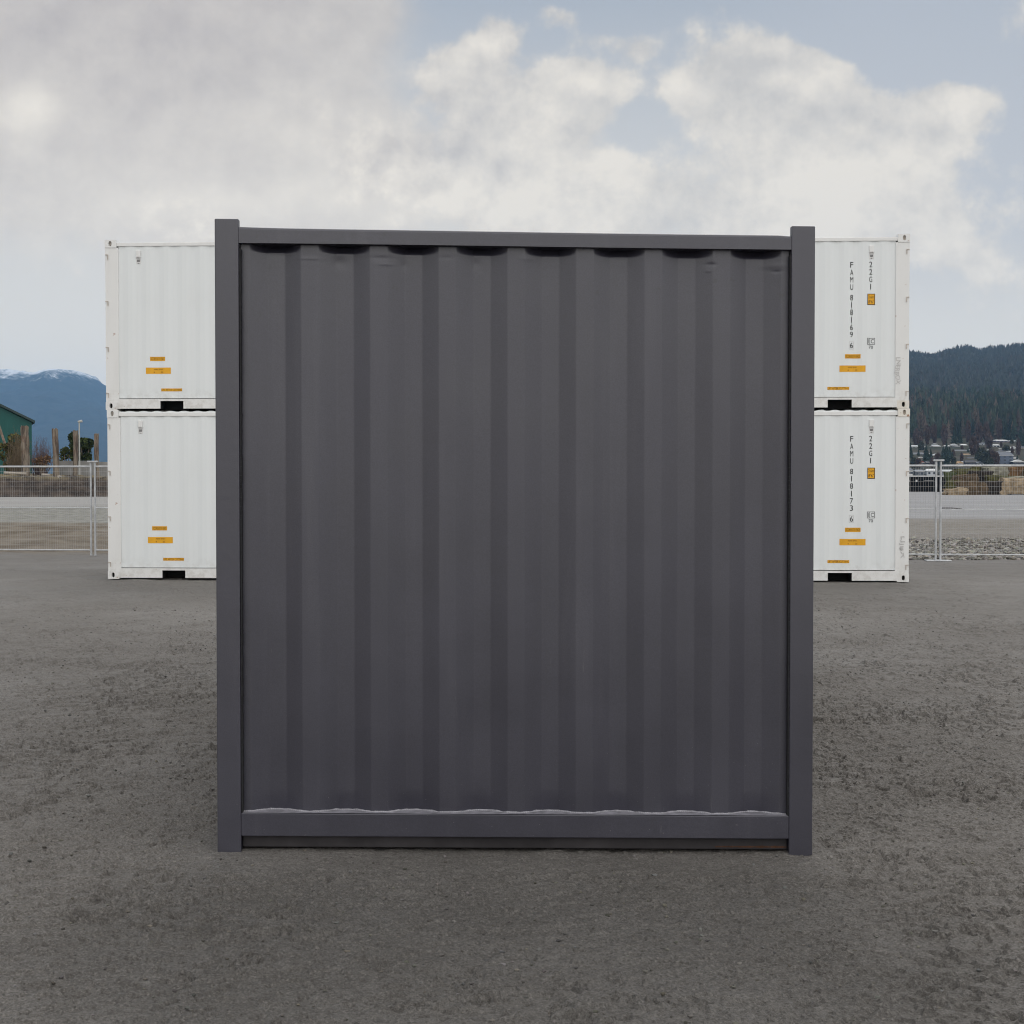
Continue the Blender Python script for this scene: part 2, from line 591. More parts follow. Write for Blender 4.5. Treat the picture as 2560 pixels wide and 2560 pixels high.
def ground_detail(x, y):
    fade = sst(30.0, 10.0, y) * sst(16.0, 7.0, np.abs(x)) * sst(2.0, 3.0, y)
    near = sst(13, 7, y)
    wx = x + 0.10 * perlin(x / .45, y / .45, 91)
    wy = y + 0.10 * perlin(x / .45 + 9, y / .45, 92)
    ca, sa = math.cos(.35), math.sin(.35)
    rx, ry = (wx * ca + wy * sa) * 0.62, -wx * sa + wy * ca      # slightly drawn-out clods
    patch = sst(-0.12, 0.38, fbm(x / 1.1, y / 1.1, 3, 5))
    smooth_front = 1 - 0.15 * sst(5.9, 5.2, y) * sst(1.5, 0.9, np.abs(x))
    h = 0.010 * fbm(x / 1.4, y / 1.4, 3, 1)
    amt = (0.50 + 0.50 * patch) * smooth_front
    c1 = perlin(rx / .10, ry / .10, 21) + .55 * perlin(rx / .044, ry / .044, 22) + .30 * perlin(rx / .024, ry / .024, 23)
    h = h + 0.014 * sst(0.12, 0.24, c1) * amt                       # broken crust, sharp edged flakes
    c2 = perlin(rx / .26, ry / .26, 24) + .55 * perlin(rx / .11, ry / .11, 25) + .38 * perlin(rx / .045, ry / .045, 26)
    h = h + 0.012 * sst(0.24, 0.33, c2) * (0.45 + 0.55 * patch) * smooth_front
    pit = perlin(rx / .075, ry / .075, 41) + .5 * perlin(rx / .03, ry / .03, 42)
    h = h - 0.020 * sst(0.46, 0.60, pit) * amt * (.45 + .55 * near)
    clod = perlin(wx / .048, wy / .048, 51) + .4 * perlin(wx / .02, wy / .02, 52)
    h = h + 0.022 * sst(0.54, 0.85, clod) * amt                      # loose crumbs
    h = h + 0.0030 * perlin(wx / .055, wy / .055, 31) + (0.0030 * perlin(wx / .024, wy / .024, 32) + .0016 * rng.standard_normal(np.shape(x))) * near
    # trodden flat along the foot of the dark container
    h = h * (1 - .75 * sst(1.5, 1.2, np.abs(x)) * sst(5.40, 5.62, y) * sst(6.3, 6.0, y))
    for sx in (-1.19,):
        d = np.hypot((x - sx) / 0.16, (y - 5.66) / 0.06)
        h = h + 0.012 * np.exp(-d * d) * (0.6 + 0.9 * perlin(x / .04, y / .04, 61))
    c3 = perlin(x / .75, y / .75, 27) + .6 * perlin(x / .29, y / .29, 28) + .4 * perlin(x / .12, y / .12, 29)
    mid_ = sst(5.5, 9, y) * sst(44, 26, y) * sst(22, 13, np.abs(x))
    return (h - .014) * fade + .013 * sst(.35, .50, c3) * mid_


def spaced(a, step0, ref, end, power):
    out, p = [], a
    while p < end:
        out.append(p)
        p += step0 * (max(p, ref) / ref) ** power
    return out


yf = np.array(spaced(3.3, .0098, 8.0, 34.0, 2.0))
ys = np.concatenate([np.linspace(-140, 2.6, 40), yf, np.geomspace(34.6, 300, 110), np.geomspace(320, 10500, 30)])
xf_ = np.array(spaced(0.0049, .0098, 2.6, 14.0, 1.6))
xs_h = np.concatenate([xf_, np.geomspace(14.3, 120, 40), np.geomspace(135, 5800, 25)])
xs = np.concatenate([-xs_h[::-1], xs_h])
X, Y = np.meshgrid(xs, ys)
Z = ground_base(X, Y) + ground_detail(X, Y)
gv = np.stack([X, Y, Z], -1).reshape(-1, 3)
gq = grid_quads(len(ys), len(xs))[:, ::-1]


def mat_ground():
    mt, t, b = material('yard_ground')
    g = t.node('ShaderNodeNewGeometry')
    p = g.outputs['Position']
    px, py, pz = t.xyz(p)[:3]
    big = t.noise(p, 0.35, 5, 0.6)
    mid = t.noise(p, 1.7, 6, 0.62)
    sml = t.noise(p, 24.0, 6, 0.7)
    grain = t.noise(p, 260.0, 3, 0.7)
    # compacted grey silt of the yard
    c = t.mix(t.step(mid, 0.3, 0.7), (.134, .123, .111), (.172, .160, .147))
    c = t.mix(t.step(big, 0.40, 0.66, 0.0, 0.5), c, (.190, .178, .164))
    grit = t.noise(p, 95.0, 4, 0.8)
    c = t.mix(t.step(sml, 0.35, 0.55, 0.45, 0.0), c, (.080, .072, .064))
    c = t.mix(t.step(sml, 0.57, 0.70, 0.0, 0.5), c, (.235, .225, .212))
    c = t.mix(t.step(grit, 0.40, 0.48, 0.75, 0.0), c, (.068, .060, .051))
    c = t.mix(t.step(grit, 0.54, 0.62, 0.0, 0.62), c, (.29, .27, .245))
    c = t.mix(t.step(grain, 0.56, 0.70, 0.0, 0.55), c, (.26, .25, .24))
    c = t.mix(t.step(grain, 0.45, 0.32, 0.0, 0.55), c, (.06, .055, .05))
    far_n = t.noise(t.map(p, (0.18, 0.6, 1)), 1.0, 5, 0.6)
    # shade in front of the dark container, darkened into the ground colour
    front_shade = t.vm('LENGTH', t.vm('MULTIPLY', t.vm('SUBTRACT', p, (0.1, 4.3, 0)), (.55, .62, 0)), out=1)
    front_shade = t.step(t.m('ADD', front_shade, t.m('MULTIPLY', t.m('SUBTRACT', t.noise(p, .9, 5, .65), .5), 1.2)), 0.6, 1.25, 0.74, 1.0)
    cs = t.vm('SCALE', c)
    t.l.new(front_shade, cs.node.inputs['Scale'])
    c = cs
    c = t.mix(t.m('MULTIPLY', t.step(py, 12, 20), t.step(far_n, 0.3, 0.7, 0.1, 0.6)), c, (.165, .155, .141))
    wob = t.m('MULTIPLY', t.m('SUBTRACT', t.noise(p, 0.22, 5, 0.65), 0.5), 0.35)
    yy = t.m('MULTIPLY', py, t.m('ADD', 1.0, wob))
    left = t.step(px, 2.0, -2.0)

    def tex(a, b_, sc, det=6, lo=.3, hi=.7, st=(1, 1, 1)):
        return t.mix(t.step(t.noise(t.map(p, st), sc, det, 0.7), lo, hi), a, b_)
    # left: muddy bank, gravel, pale concrete apron
    L1 = tex((.085, .062, .036), (.165, .137, .10), 1.1, lo=.38, hi=.62)
    L2 = tex((.10, .096, .08), (.265, .258, .226), 2.4, lo=.40, hi=.60)
    L3 = tex((.22, .212, .198), (.305, .295, .28), 0.35, st=(.2, 1, 1))
    cl = t.mix(t.step(yy, 28.6, 31.5), c, L1)
    cl = t.mix(t.step(yy, 41, 44.5), cl, L2)
    cl = t.mix(t.step(t.m('ADD', py, t.m('MULTIPLY', wob, 12)), 78, 84), cl, L3)
    # right: stones, brown fines, pale silt flat
    R1 = tex((.075, .065, .055), (.25, .225, .195), 7.0, 4, .42, .58)
    R2 = tex((.115, .10, .08), (.215, .197, .172), 3.0)
    R3 = tex((.21, .208, .21), (.285, .281, .283), 0.22, st=(.25, 1, 1))
    R3 = t.mix(t.m('MULTIPLY', t.step(t.noise(t.map(p, (.35, 1.1, 1)), 0.8, 6, 0.7), .60, .70), t.step(py, 95, 80, .25, 0.8)), R3, (.17, .16, .15))
    cr = t.mix(t.step(yy, 27.0, 28.0), c, R1)
    cr = t.mix(t.step(yy, 36, 42), cr, R2)
    cr = t.mix(t.step(yy, 52, 60), cr, R3)
    c = t.mix(left, cr, cl)
    c = t.mix(t.step(py, 240, 250), c, (.06, .06, .055))
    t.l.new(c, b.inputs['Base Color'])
    t.l.new(t.step(big, 0.4, 0.65, 0.90, 0.70), b.inputs['Roughness'])
    b.inputs['Specular IOR Level'].default_value = 0.45
    nb = t.bump(sml, 0.7, 0.02)
    nb = t.bump(grit, 0.6, 0.007, nb)
    nb = t.bump(grain, 0.8, 0.0045, nb)
    t.l.new(nb, b.inputs['Normal'])
    return mt


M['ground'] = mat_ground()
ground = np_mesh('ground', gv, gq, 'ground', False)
tag(ground, 'wet grey compacted silt yard running back to gravel and pale mud flats', 'ground', kind='structure')


# ------------------------------------------------------------------ writing
_txt = {}


def text_mesh(s):
    if s in _txt:
        return _txt[s]
    cu = bpy.data.curves.new('txt', 'FONT')
    cu.body = s
    cu.resolution_u = 4
    ob = bpy.data.objects.new('txt', cu)
    col.objects.link(ob)
    bpy.context.view_layer.update()
    dg = bpy.context.evaluated_depsgraph_get()
    me = bpy.data.meshes.new_from_object(ob.evaluated_get(dg))
    V_ = np.array([(p.co.x, p.co.y) for p in me.vertices])
    V_ = (V_ - V_.min(0)) / np.maximum(V_.max(0) - V_.min(0), 1e-6)
    F_ = [tuple(p.vertices) for p in me.polygons]
    bpy.data.objects.remove(ob)
    bpy.data.curves.remove(cu)
    bpy.data.meshes.remove(me)
    _txt[s] = (V_, F_)
    return _txt[s]


def put_text(mb, s, xc, zc, w_, h_, y=0.0):
    V_, F_ = text_mesh(s)
    mb.add([(xc + (a - .5) * w_, y, zc + (b - .5) * h_) for a, b in V_], F_)


# ------------------------------------------------------------------ corrugation
def corr(x, x0, pitch, lo, hi):
    """trapezoid wave: hi at x0 (recess), lo half a pitch away; quarter flats"""
    t = np.abs(((np.asarray(x, dtype=float) - x0) / pitch + 0.5) % 1.0 - 0.5)   # 0 at the recess, .5 at the proud flat
    f = np.clip((t - 0.125) / 0.25, 0, 1)
    return hi + (lo - hi) * f


def corr_breaks(x0, pitch, a, b):
    out = []
    kk = math.floor((a - x0) / pitch) - 1
    while x0 + kk * pitch < b + pitch:
        for q in (-.375, -.125, .125, .375):
            xx = x0 + (kk + q) * pitch
            if a < xx < b: out.append(xx)
        kk += 1
    return sorted(out)


def corr_sheet(mb, a, b, z0, z1, x0, pitch, lo, hi, fn, nz=1, thick=0.0):
    """corrugated sheet between a and b; fn(s, depth, z) -> world point"""
    xs_ = [a] + corr_breaks(x0, pitch, a, b) + [b]
    fine = []
    for p, q in zip(xs_[:-1], xs_[1:]):
        fine += [p + 1e-6] if not fine else []
        fine += [p + min(.004, (q - p) * .2), q - min(.004, (q - p) * .2)]
    fine = [a] + fine[1:] + [b]
    d = corr(fine, x0, pitch, lo, hi)
    P = [[fn(s, dd, z) for z in np.linspace(z0, z1, nz + 1)] for s, dd in zip(fine, d)]
    mb.sheet(P)
    return mb


# ------------------------------------------------------------------ white twin containers
CL, CW, CH = 6.058, 2.438, 2.591
WP, WX0, WLO, WHI = 0.2786, 0.243, 0.016, 0.0275
POCK = [(.846, 1.203), (1.787, 2.144), (3.914, 4.271), (4.855, 5.212)]


def on_panel(mb, off):
    """press a flat decal (built in local x,z at y=0) onto the corrugated side"""
    bm = bmesh.new()
    vs = [bm.verts.new(p) for p in mb.v]
    for f in mb.f:
        try:
            bm.faces.new([vs[i] for i in f])
        except ValueError:
            pass
    xs_ = [p[0] for p in mb.v]
    for xb in corr_breaks(WX0, WP, min(xs_), max(xs_)):
        bmesh.ops.bisect_plane(bm, geom=bm.verts[:] + bm.edges[:] + bm.faces[:], dist=1e-5, plane_co=(xb, 0, 0), plane_no=(1, 0, 0))
    for p in bm.verts:
        p.co.y = float(corr(p.co.x, WX0, WP, WLO, WHI)) - off
    out = MB()
    bm.verts.index_update()
    out.v = [tuple(p.co) for p in bm.verts]
    out.f = [tuple(q.index for q in f.verts) for f in bm.faces]
    bm.free()
    return out


def flat_rect(x0, x1, z0, z1):
    return MB().add([(x0, 0, z0), (x1, 0, z0), (x1, 0, z1), (x0, 0, z1)], [(0, 1, 2, 3)])


def sticker(root, name, xc, zc, w_, h_, lines, label=None, border=False):
    s = on_panel(flat_rect(xc - w_ / 2, xc + w_ / 2, zc - h_ / 2, zc + h_ / 2), .002).build(name, 'amber', root)
    if label: s['label'] = label
    if border:
        e = .009
        bmb = MB()
        for r in ((xc - w_ / 2, xc + w_ / 2, zc - h_ / 2, zc - h_ / 2 + e), (xc - w_ / 2, xc + w_ / 2, zc + h_ / 2 - e, zc + h_ / 2),
                  (xc - w_ / 2, xc - w_ / 2 + e, zc - h_ / 2 + e, zc + h_ / 2 - e), (xc + w_ / 2 - e, xc + w_ / 2, zc - h_ / 2 + e, zc + h_ / 2 - e)):
            q = flat_rect(*r)
            bmb.add(q.v, q.f)
        on_panel(bmb, .0035).build('border', 'ink', s)
    for (txt, dx_, dz_, tw, th) in lines:
        t = MB()
        put_text(t, txt, xc + dx_, zc + dz_, tw, th)
        on_panel(t, .0035).build('lettering', 'amber_ink' if not border else 'ink', s)
    return s


def white_container(loc, rz, label, numbers=None, rust_top=None, rust_bottom=None, left_marks=False, right_marks=False, scrawl=None, left_top=False):
    root = empty('shipping_container', loc, rz)
    tag(root, label, 'container', 'white shipping containers')
    # castings with real apertures
    for ix in (0, 1):
        for iy in (0, 1):
            for iz in (0, 1):
                x0, y0, z0 = ix * (CL - .178), iy * (CW - .162), iz * (CH - .118)
                m_ = MB()
                hx = .082 if ix == 0 else .178 - .082
                if iy == 0:
                    m_.holeplate((x0, 0, z0), (1, 0, 0), (0, 0, 1), .178, .118, hx, .062, .024, .038, .05)
                else:
                    m_.holeplate((x0 + .178, CW, z0), (-1, 0, 0), (0, 0, 1), .178, .118, .178 - hx, .062, .024, .038, .05)
                if ix == 0:
                    m_.holeplate((0, y0 + .162, z0), (0, -1, 0), (0, 0, 1), .162, .118, .08, .062, .024, .038, .05)
                else:
                    m_.holeplate((CL, y0, z0), (0, 1, 0), (0, 0, 1), .162, .118, .08, .062, .024, .038, .05)
                xa, xb, ya, yb = x0, x0 + .178, y0, y0 + .162
                m_.add([(xa, ya, z0), (xb, ya, z0), (xb, yb, z0), (xa, yb, z0), (xa, ya, z0 + .118), (xb, ya, z0 + .118), (xb, yb, z0 + .118), (xa, yb, z0 + .118)],
                       [(3, 2, 1, 0), (4, 5, 6, 7)] + ([(1, 2, 6, 5)] if ix == 0 else [(3, 0, 4, 7)]))
                mat = 'white_frame'
                if (rust_top == ix and iz == 1) or (rust_bottom == ix and iz == 0): mat = 'white_rust'
                m_.build('corner_casting', mat, root)
                h_ = MB()
                xc = x0 + hx
                # inside of the aperture in shadow: rusty back plate deep in the hole
                if iy == 0: h_.box(xc - .03, xc + .03, .046, .049, z0 + .02, z0 + .104)
                if iy == 0: h_.build('aperture_back', 'rusty_bar' if iz else 'black', root)
    # posts
    for x0, x1 in ((.003, .205), (CL - .205, CL - .003)):
        for y0, y1 in ((.009, .15), (CW - .15, CW - .009)):
            MB().box(x0, x1, y0, y1, .118, CH - .118).build('corner_post', 'white_frame', root, .004)
    # rails
    for y0, y1 in ((.006, .075), (CW - .075, CW - .006)):
        MB().box(.178, CL - .178, y0, y1, 2.492, 2.548).build('top_rail', 'white_frame', root, .006)
    for y0, y1, s in ((.002, .012, 1), (CW - .012, CW - .002, -1)):
        m_ = MB()
        m_.box(.178, CL - .178, y0, y1, .134, .166)
        edges = [.178] + [q for p in POCK for q in p] + [CL - .178]
        for a, b in zip(edges[0::2], edges[1::2]):
            m_.box(a, b, y0, y1, .018, .134)
        m_.box(.178, CL - .178, min(y1, y1 + s * .06), max(y1, y1 + s * .06), .155, .164)
        m_.build('bottom_rail', 'white_frame', root)
    for a, b in POCK:
        m_ = MB()
        m_.box(a - .006, a, .013, CW - .013, .014, .14).box(b, b + .006, .013, CW - .013, .014, .14).box(a, b, .013, CW - .013, .135, .14)
        m_.box(a, b, .5, .51, .014, .134)
        m_.build('forklift_pocket', 'black', root)
    # underframe
    MB().box(.18, CL - .18, .08, CW - .08, .145, .155).build('floor', 'black', root)
    # side sheets
    m_ = corr_sheet(MB(), .205, CL - .205, .176, 2.492, WX0, WP, WLO, WHI, lambda s, d, z: (s, d, z))
    m_.build('side_panel', 'white', root)
    m_ = corr_sheet(MB(), .205, CL - .205, .166, 2.492, WX0, WP, WLO, WHI, lambda s, d, z: (s, CW - d, z))
    m_.build('side_panel', 'white', root)
    m_ = corr_sheet(MB(), .15, CW - .15, .118, 2.473, .29, .2655, .012, .05, lambda s, d, z: (d, s, z))
    m_.build('end_panel', 'white', root)
    m_ = corr_sheet(MB(), .15, CW - .15, .118, 2.473, .29, .2655, .012, .05, lambda s, d, z: (CL - d, s, z))
    m_.build('end_panel', 'white', root)
    rt = 2.546 if left_top else 2.574
    m_ = corr_sheet(MB(), .178, CL - .178, .022, CW - .022, .25, .209, rt, rt - .011, lambda s, d, z: (s, z, d))
    if not left_top:
        corr_sheet(m_, .178, CL - .178, 0, 1, .25, .209, rt, rt - .011, lambda s, d, z: (s, .022, 2.54 + (d - 2.54) * z))
    m_.build('roof', 'white', root)
    MB().box(.18, CL - .18, .30, .32, .012, .145).build('crossmember', 'black', root)  # black bar added along the length to keep the gap between stacked boxes dark
    for xa in (.01, CL - .05):
        MB().box(xa, xa + .04, .165, CW - .165, .012, .165).build('end_sill', 'white_frame', root)
    # lashing bars on the post edges
    for side in (0, 1):
        for zz in (2.37, 1.66, .96, .26):
            x_ = .038 if side == 0 else CL - .052
            m_ = MB()
            m_.box(x_, x_ + .011, -.004, .005, zz - .075, zz)
            xa, xb = (x_ - .034, x_) if side == 0 else (x_ + .011, x_ + .045)
            m_.box(xa, xb, -.004, .005, zz - .011, zz)
            m_.build('lashing_bar', 'rusty_bar', root)

    def vent(xc):
        v0 = MB().box(xc - .034, xc + .034, .002, .03, 2.318, 2.428).build('vent', 'white_frame', root, .006)
        MB().box(xc - .02, xc + .02, -.0005, .0012, 2.323, 2.335).build('slot', 'pencil', v0)
        pb = on_panel(flat_rect(xc - .036, xc + .036, 2.222, 2.312), .002).build('data_plate', 'plate', root)
        t = MB()
        for i in range(4):
            q = flat_rect(xc - .024, xc + .024, 2.285 - i * .009, 2.290 - i * .009)
            t.add(q.v, q.f)
        q = flat_rect(xc - .014, xc + .014, 2.232, 2.238)
        t.add(q.v, q.f)
        on_panel(t, .0035).build('lettering', 'ink', pb)

    def common(xa, xb, xc_, zs):
        sticker(root, 'sticker', xa, zs[0], .232, .064, [('DOORS BOTH ENDS', 0, 0, .212, .044)], 'small orange sticker lettered DOORS BOTH ENDS')
        sticker(root, 'sticker', xb, zs[1], .385, .095, [('REAR END', 0, .020, .135, .018), ('8', -.065, -.024, .014, .024), ('20', .055, -.024, .03, .024)],
                'wide plain amber sticker with two small marks')
        sticker(root, 'sticker', xc_, zs[2], .325, .044, [('LIFT AFTER CUTTING', 0, 0, .312, .034)], 'narrow amber sticker lettered LIFT AFTER CUTTING')
    if left_marks:
        vent(.515)
        common(.804, .814, 1.018, (.778, .597, .304))
    if right_marks:
        X_ = lambda px: CL - (2270.5 - px) / 167.5
        vent(X_(2176))
        common(X_(2131), X_(2130.5), X_(2095.5), (.780, .596, .303))
        t = MB()
        xn, xg = X_(2127.5), X_(2174.5)
        zt = CH - (652.3 - 585.5) / 167.5          # top of the first letter
        zz = lambda Yc: CH - ((560 + Yc / 4.2) - 585.5) / 167.5
        wid = {'1': .012, 'M': .048, 'A': .048}
        for ch, Yc in zip('FAMU' + numbers, (423, 502, 578, 656, 766, 842, 920, 1000, 1077, 1152)):
            put_text(t, ch, xn, zz(Yc), wid.get(ch, .046), .083)
        put_text(t, '6', xn + .002, zz(1266), .046, .083)
        on_panel(t, .003).build('lettering', 'ink', root)
        f_ = MB()
        zc, hw, hh, e = zz(1266), .034, .058, .004
        for r in ((-hw, hw, -hh, -hh + e), (-hw, hw, hh - e, hh), (-hw, -hw + e, -hh + e, hh - e), (hw - e, hw, -hh + e, hh - e)):
            q = flat_rect(xn + r[0], xn + r[1], zc + r[2], zc + r[3])
            f_.add(q.v, q.f)
        on_panel(f_, .003).build('check_digit_box', 'pencil', root)
        t = MB()
        for ch, Yc in zip('22G1', (420, 498, 576, 652)):
            put_text(t, ch, xg, zz(Yc), wid.get(ch, .046), .083)
        on_panel(t, .003).build('lettering', 'ink', root)
        sticker(root, 'height_sticker', xg + .009, zz(785), .114, .166, [('2.6m', 0, .036, .085, .042), ("8'6\"", 0, -.036, .080, .046)],
                'black edged amber sticker reading 2.6m over 8 feet 6', border=True)
        t = MB()
        zc, xc = zz(1224), xg + .010
        e = .006
        for r in ((-.058, .058, -.049, -.049 + e), (-.058, .058, .049 - e, .049), (-.058, -.058 + e, -.049 + e, .049 - e), (.058 - e, .058, -.049 + e, .049 - e),
                  (-.022, -.022 + e, -.049 + e, .049 - e), (-.043, -.037, -.03, .03)):
            q = flat_rect(xc + r[0], xc + r[1], zc + r[2], zc + r[3])
            t.add(q.v, q.f)
        put_text(t, 'C', xc + .020, zc, .042, .06)
        on_panel(t, .003).build('code_mark', 'ink', root)
        t = MB()
        put_text(t, '70', xg + .008, zz(1286), .064, .046)
        on_panel(t, .003).build('lettering', 'ink', root)
        if scrawl:
            V_, F_ = text_mesh(scrawl[0])
            ln, zc = scrawl[1], scrawl[2]
            t = MB()
            xs0 = X_(2242 if scrawl[0].startswith('LN') else 2252)
            vv = []
            for a, b in V_:
                wv = .012 * math.sin(a * 9) + .006 * math.sin(a * 31)
                vv.append((xs0 + (b - .5) * .07 + wv, .0015, zc + ln / 2 - a * ln))
            t.add(vv, F_)
            t.build('chalk_scrawl', 'pencil', root)
    return root


A0 = Vector((-6.215, 21.73, 0))
A1 = Vector((5.925, 21.165, 0))
dirr = (A1 - A0).normalized()
yaw = math.atan2(dirr.y, dirr.x)
B0 = A1 - dirr * CL
white_container(A0 + dirr * .012 + Vector((0, 0, .012)), yaw, 'lower white container on the ground behind the left post of the dark container', left_marks=True)
white_container(A0 - dirr * .004 + Vector((0, 0, CH + .012)), yaw, 'upper white container stacked behind the left post of the dark container', left_marks=True, left_top=True)
white_container(B0 + dirr * .010 + Vector((0, 0, .004)), yaw, 'lower white container on the ground lettered FAMU 818173', '818173', rust_top=1,
                right_marks=True, scrawl=('LJJBX', .33, .52))
white_container(B0 - dirr * .004 + Vector((0, 0, CH + .006)), yaw, 'upper white container of the right stack lettered FAMU 818169', '818169', rust_bottom=1,
                right_marks=True, scrawl=('LNERBOX', .40, .56), left_top=True)

# ------------------------------------------------------------------ the dark container
DH, DW = 2.591, 2.438
dk = empty('shipping_container', (0.016, 5.775, -.016), R(.94))
tag(dk, 'large dark grey container seen end on in the middle of the yard', 'container')
HW = DW / 2
PW = .0965
for sx in (-1, 1):
    for y0, y1 in ((0, .15), (CL - .15, CL)):
        x0, x1 = sorted((sx * HW, sx * (HW - PW)))
        if y0 == 0:
            MB().box(x0, x1, 0, .034, -.03, DH).box(x0 + .003, x1 - .003, .034, .15, -.03, 2.53).build('corner_post', 'dark', dk, .004)
        else:
            MB().box(x0, x1, y0, y1, -.03, DH).build('corner_post', 'dark', dk, .004)
XI = HW - PW
# header: square tube with a rounded upper edge, slightly bowed
m_ = MB()
prof = [(.004, 2.495), (.004, 2.545), (.007, 2.552), (.014, 2.555), (.13, 2.555), (.13, 2.495)]
P = []
for xx in np.linspace(-XI, XI, 41):
    sag = .0055 * math.exp(-((xx + XI) / .16)) - .004 * math.exp(-((xx - XI) / .03) ** 2) - .0012 * math.sin(xx * 2.2)
    P.append([(xx, yy + .001 * math.sin(xx * 3.1), zz + (sag if zz > 2.5 else -.0006 * math.sin(xx * 3))) for yy, zz in prof + prof[:1]])
m_.sheet(P)
m_.build('top_rail', 'dark', dk)
MB().box(-XI, XI, CL - .12, CL - .004, 2.488, 2.548).build('top_rail', 'dark', dk, .005)
MB().box(-XI, XI, .0025, .11, .081, .175).build('bottom_rail', 'dark', dk, .003)
MB().box(-XI, XI, CL - .11, CL - .0025, .0455, .139).build('bottom_rail', 'dark', dk, .003)
MB().box(-XI + .001, XI - .001, .034, .12, .029, .079).build('crossmember', 'sill_dark', dk, .004)
M['rust'] = simple('flaking_rust', (.075, .038, .024), .9, .5, 40, .15)
m_ = MB()
for i in range(28):
    xx = XI - .004 - i * .0105
    a_ = .0016 + .0045 * abs(float(perlin(np.array([i * .37]), np.array([2.2]), 14)[0]))
    m_.box(xx - .0104, xx, .0325, .0338, .040 - a_, .040 + a_ * 1.3)
m_.build('rust_line', 'rust', dk)
# end sheet with dents
DP, DX0, DLO, DHI = .2805, -.98, .034, .065


def dark_depth(x, z):
    d = 0
    tp = sst(2.462, 2.496, z) * 1.15 + .30 * sst(.205, .178, z)                    # the pressing flares where it is welded up under the header
    for o_, wgt in ((-.003, .25), (0, .5), (.003, .25)):
        q = corr(x + o_, DX0, DP, 0.0, 1.0)
        d = d + wgt * (DLO + (DHI - DLO + .024 * tp) * q)
    d = d + .0016 * perlin(x / .35, z / .6, 3) + .0008 * perlin(x / .09, z / .3, 4)
    # handling dents and creases under the header
    for (cx, cz, sx_, sz_, a) in ((-.965, 2.455, .05, .010, .004), (-.84, 2.44, .045, .006, -.003), (-.72, 2.43, .03, .022, .010), (-.55, 2.445, .05, .008, .004), (-.53, 2.42, .03, .006, -.004),
                                  (-.46, 2.42, .018, .02, .006), (-.28, 2.45, .03, .008, .003), (-.16, 2.43, .02, .02, .006), (.05, 2.45, .03, .010, -.003), (.43, 2.455, .03, .007, .003),
                                  (.80, 2.435, .020, .008, .009), (.79, 2.41, .012, .006, -.004), (1.06, 2.435, .05, .012, -.005), (1.07, 2.41, .018, .006, .006),
                                  (-.93, 2.16, .015, .01, .003), (-.41, 1.95, .012, .012, .003), (.3, 1.33, .02, .02, .002), (-.6, .33, .03, .02, .002)):
        d = d + .3 * a * np.exp(-((x - cx) / sx_) ** 2 - ((z - cz) / sz_) ** 2)
    return d


bx = np.unique(np.concatenate([np.linspace(-XI + .003, XI - .003, 760)]))
bz = np.concatenate([np.linspace(.175, 2.34, 46), np.linspace(2.345, 2.4945, 48)])
GX, GZ = np.meshgrid(bx, bz, indexing='ij')
GY = dark_depth(GX, GZ)
np_mesh('end_panel', np.stack([GX, GY, GZ], -1).reshape(-1, 3), grid_quads(len(bx), len(bz)), 'dark', True, parent=dk)
# weld and dust line where the sheet meets the sill
pts = []
for xx in np.linspace(-XI + .004, XI - .004, 260):
    yy = float(dark_depth(np.array([xx]), np.array([.18]))[0])
    pts.append((xx, yy - .003, .1765 + .0025 * float(perlin(np.array([xx * 30.]), np.array([1.]), 8)[0])))
m_ = MB()
for i in range(len(pts) - 1):
    r = .0052 + .0022 * float(perlin(np.array([pts[i][0] * 42]), np.array([3.]), 9)[0])
    m_.tube(pts[i], pts[i + 1], r, n=6)
m_.build('weld_seam', 'bead', dk, smooth=True)
m_ = MB()
m_.sheet([[(p[0], .0035 + .002 * float(perlin(np.array([p[0] * 25]), np.array([7.]), 2)[0]) ** 2, .1772), (p[0], p[1] + .002, .1772)] for p in pts])
m_.build('dust_line', 'ledge_dust', dk)
for sx in (-1, 1):
    m_ = MB()
    for zz in np.arange(.15, 2.47, .018):
        q = float(perlin(np.array([zz * 21.]), np.array([sx * 5.]), 12)[0])
        m_.box(sx * (XI - .004) - .0022 - .0014 * abs(q), sx * (XI - .004) + .0035 + .002 * q, .004 + .004 * abs(q), .03, zz, zz + .0175)
    m_.build('weld_seam', 'seam', dk)
# body behind the end: side sheets, roof, rails
for sx in (-1, 1):
    m_ = corr_sheet(MB(), .15, CL - .15, .16, 2.51, .25, .278, .012, .048, lambda s, d, z: (sx * (HW - d), s, z))
    m_.build('side_panel', 'dark', dk)
    x0, x1 = sorted((sx * (HW - .008), sx * (HW - .07)))
    MB().box(x0, x1, .15, CL - .15, 2.49, 2.55).build('side_rail', 'dark', dk, .004)
    MB().box(x0, x1, .15, CL - .15, .02, .165).build('side_rail', 'dark', dk, .004)
m_ = corr_sheet(MB(), .13, CL - .12, -XI + .02, XI - .02, .25, .209, 2.552, 2.535, lambda s, d, z: (z, s, d))
m_.build('roof', 'dark', dk)
m_ = corr_sheet(MB(), -XI, XI, .139, 2.488, -.98, .28, .03, .07, lambda s, d, z: (s, CL - d, z))
m_.build('end_panel', 'dark', dk)
MB().box(-XI, XI, .12, CL - .12, .09, .12).build('floor', 'dark_rust', dk)
for ch in [q for q in bpy.data.objects if q.parent == dk]:          # the old box is racked: it leans with the cross fall of the yard
    for p in ch.data.vertices:
        p.co.z -= ROLL * p.co.x

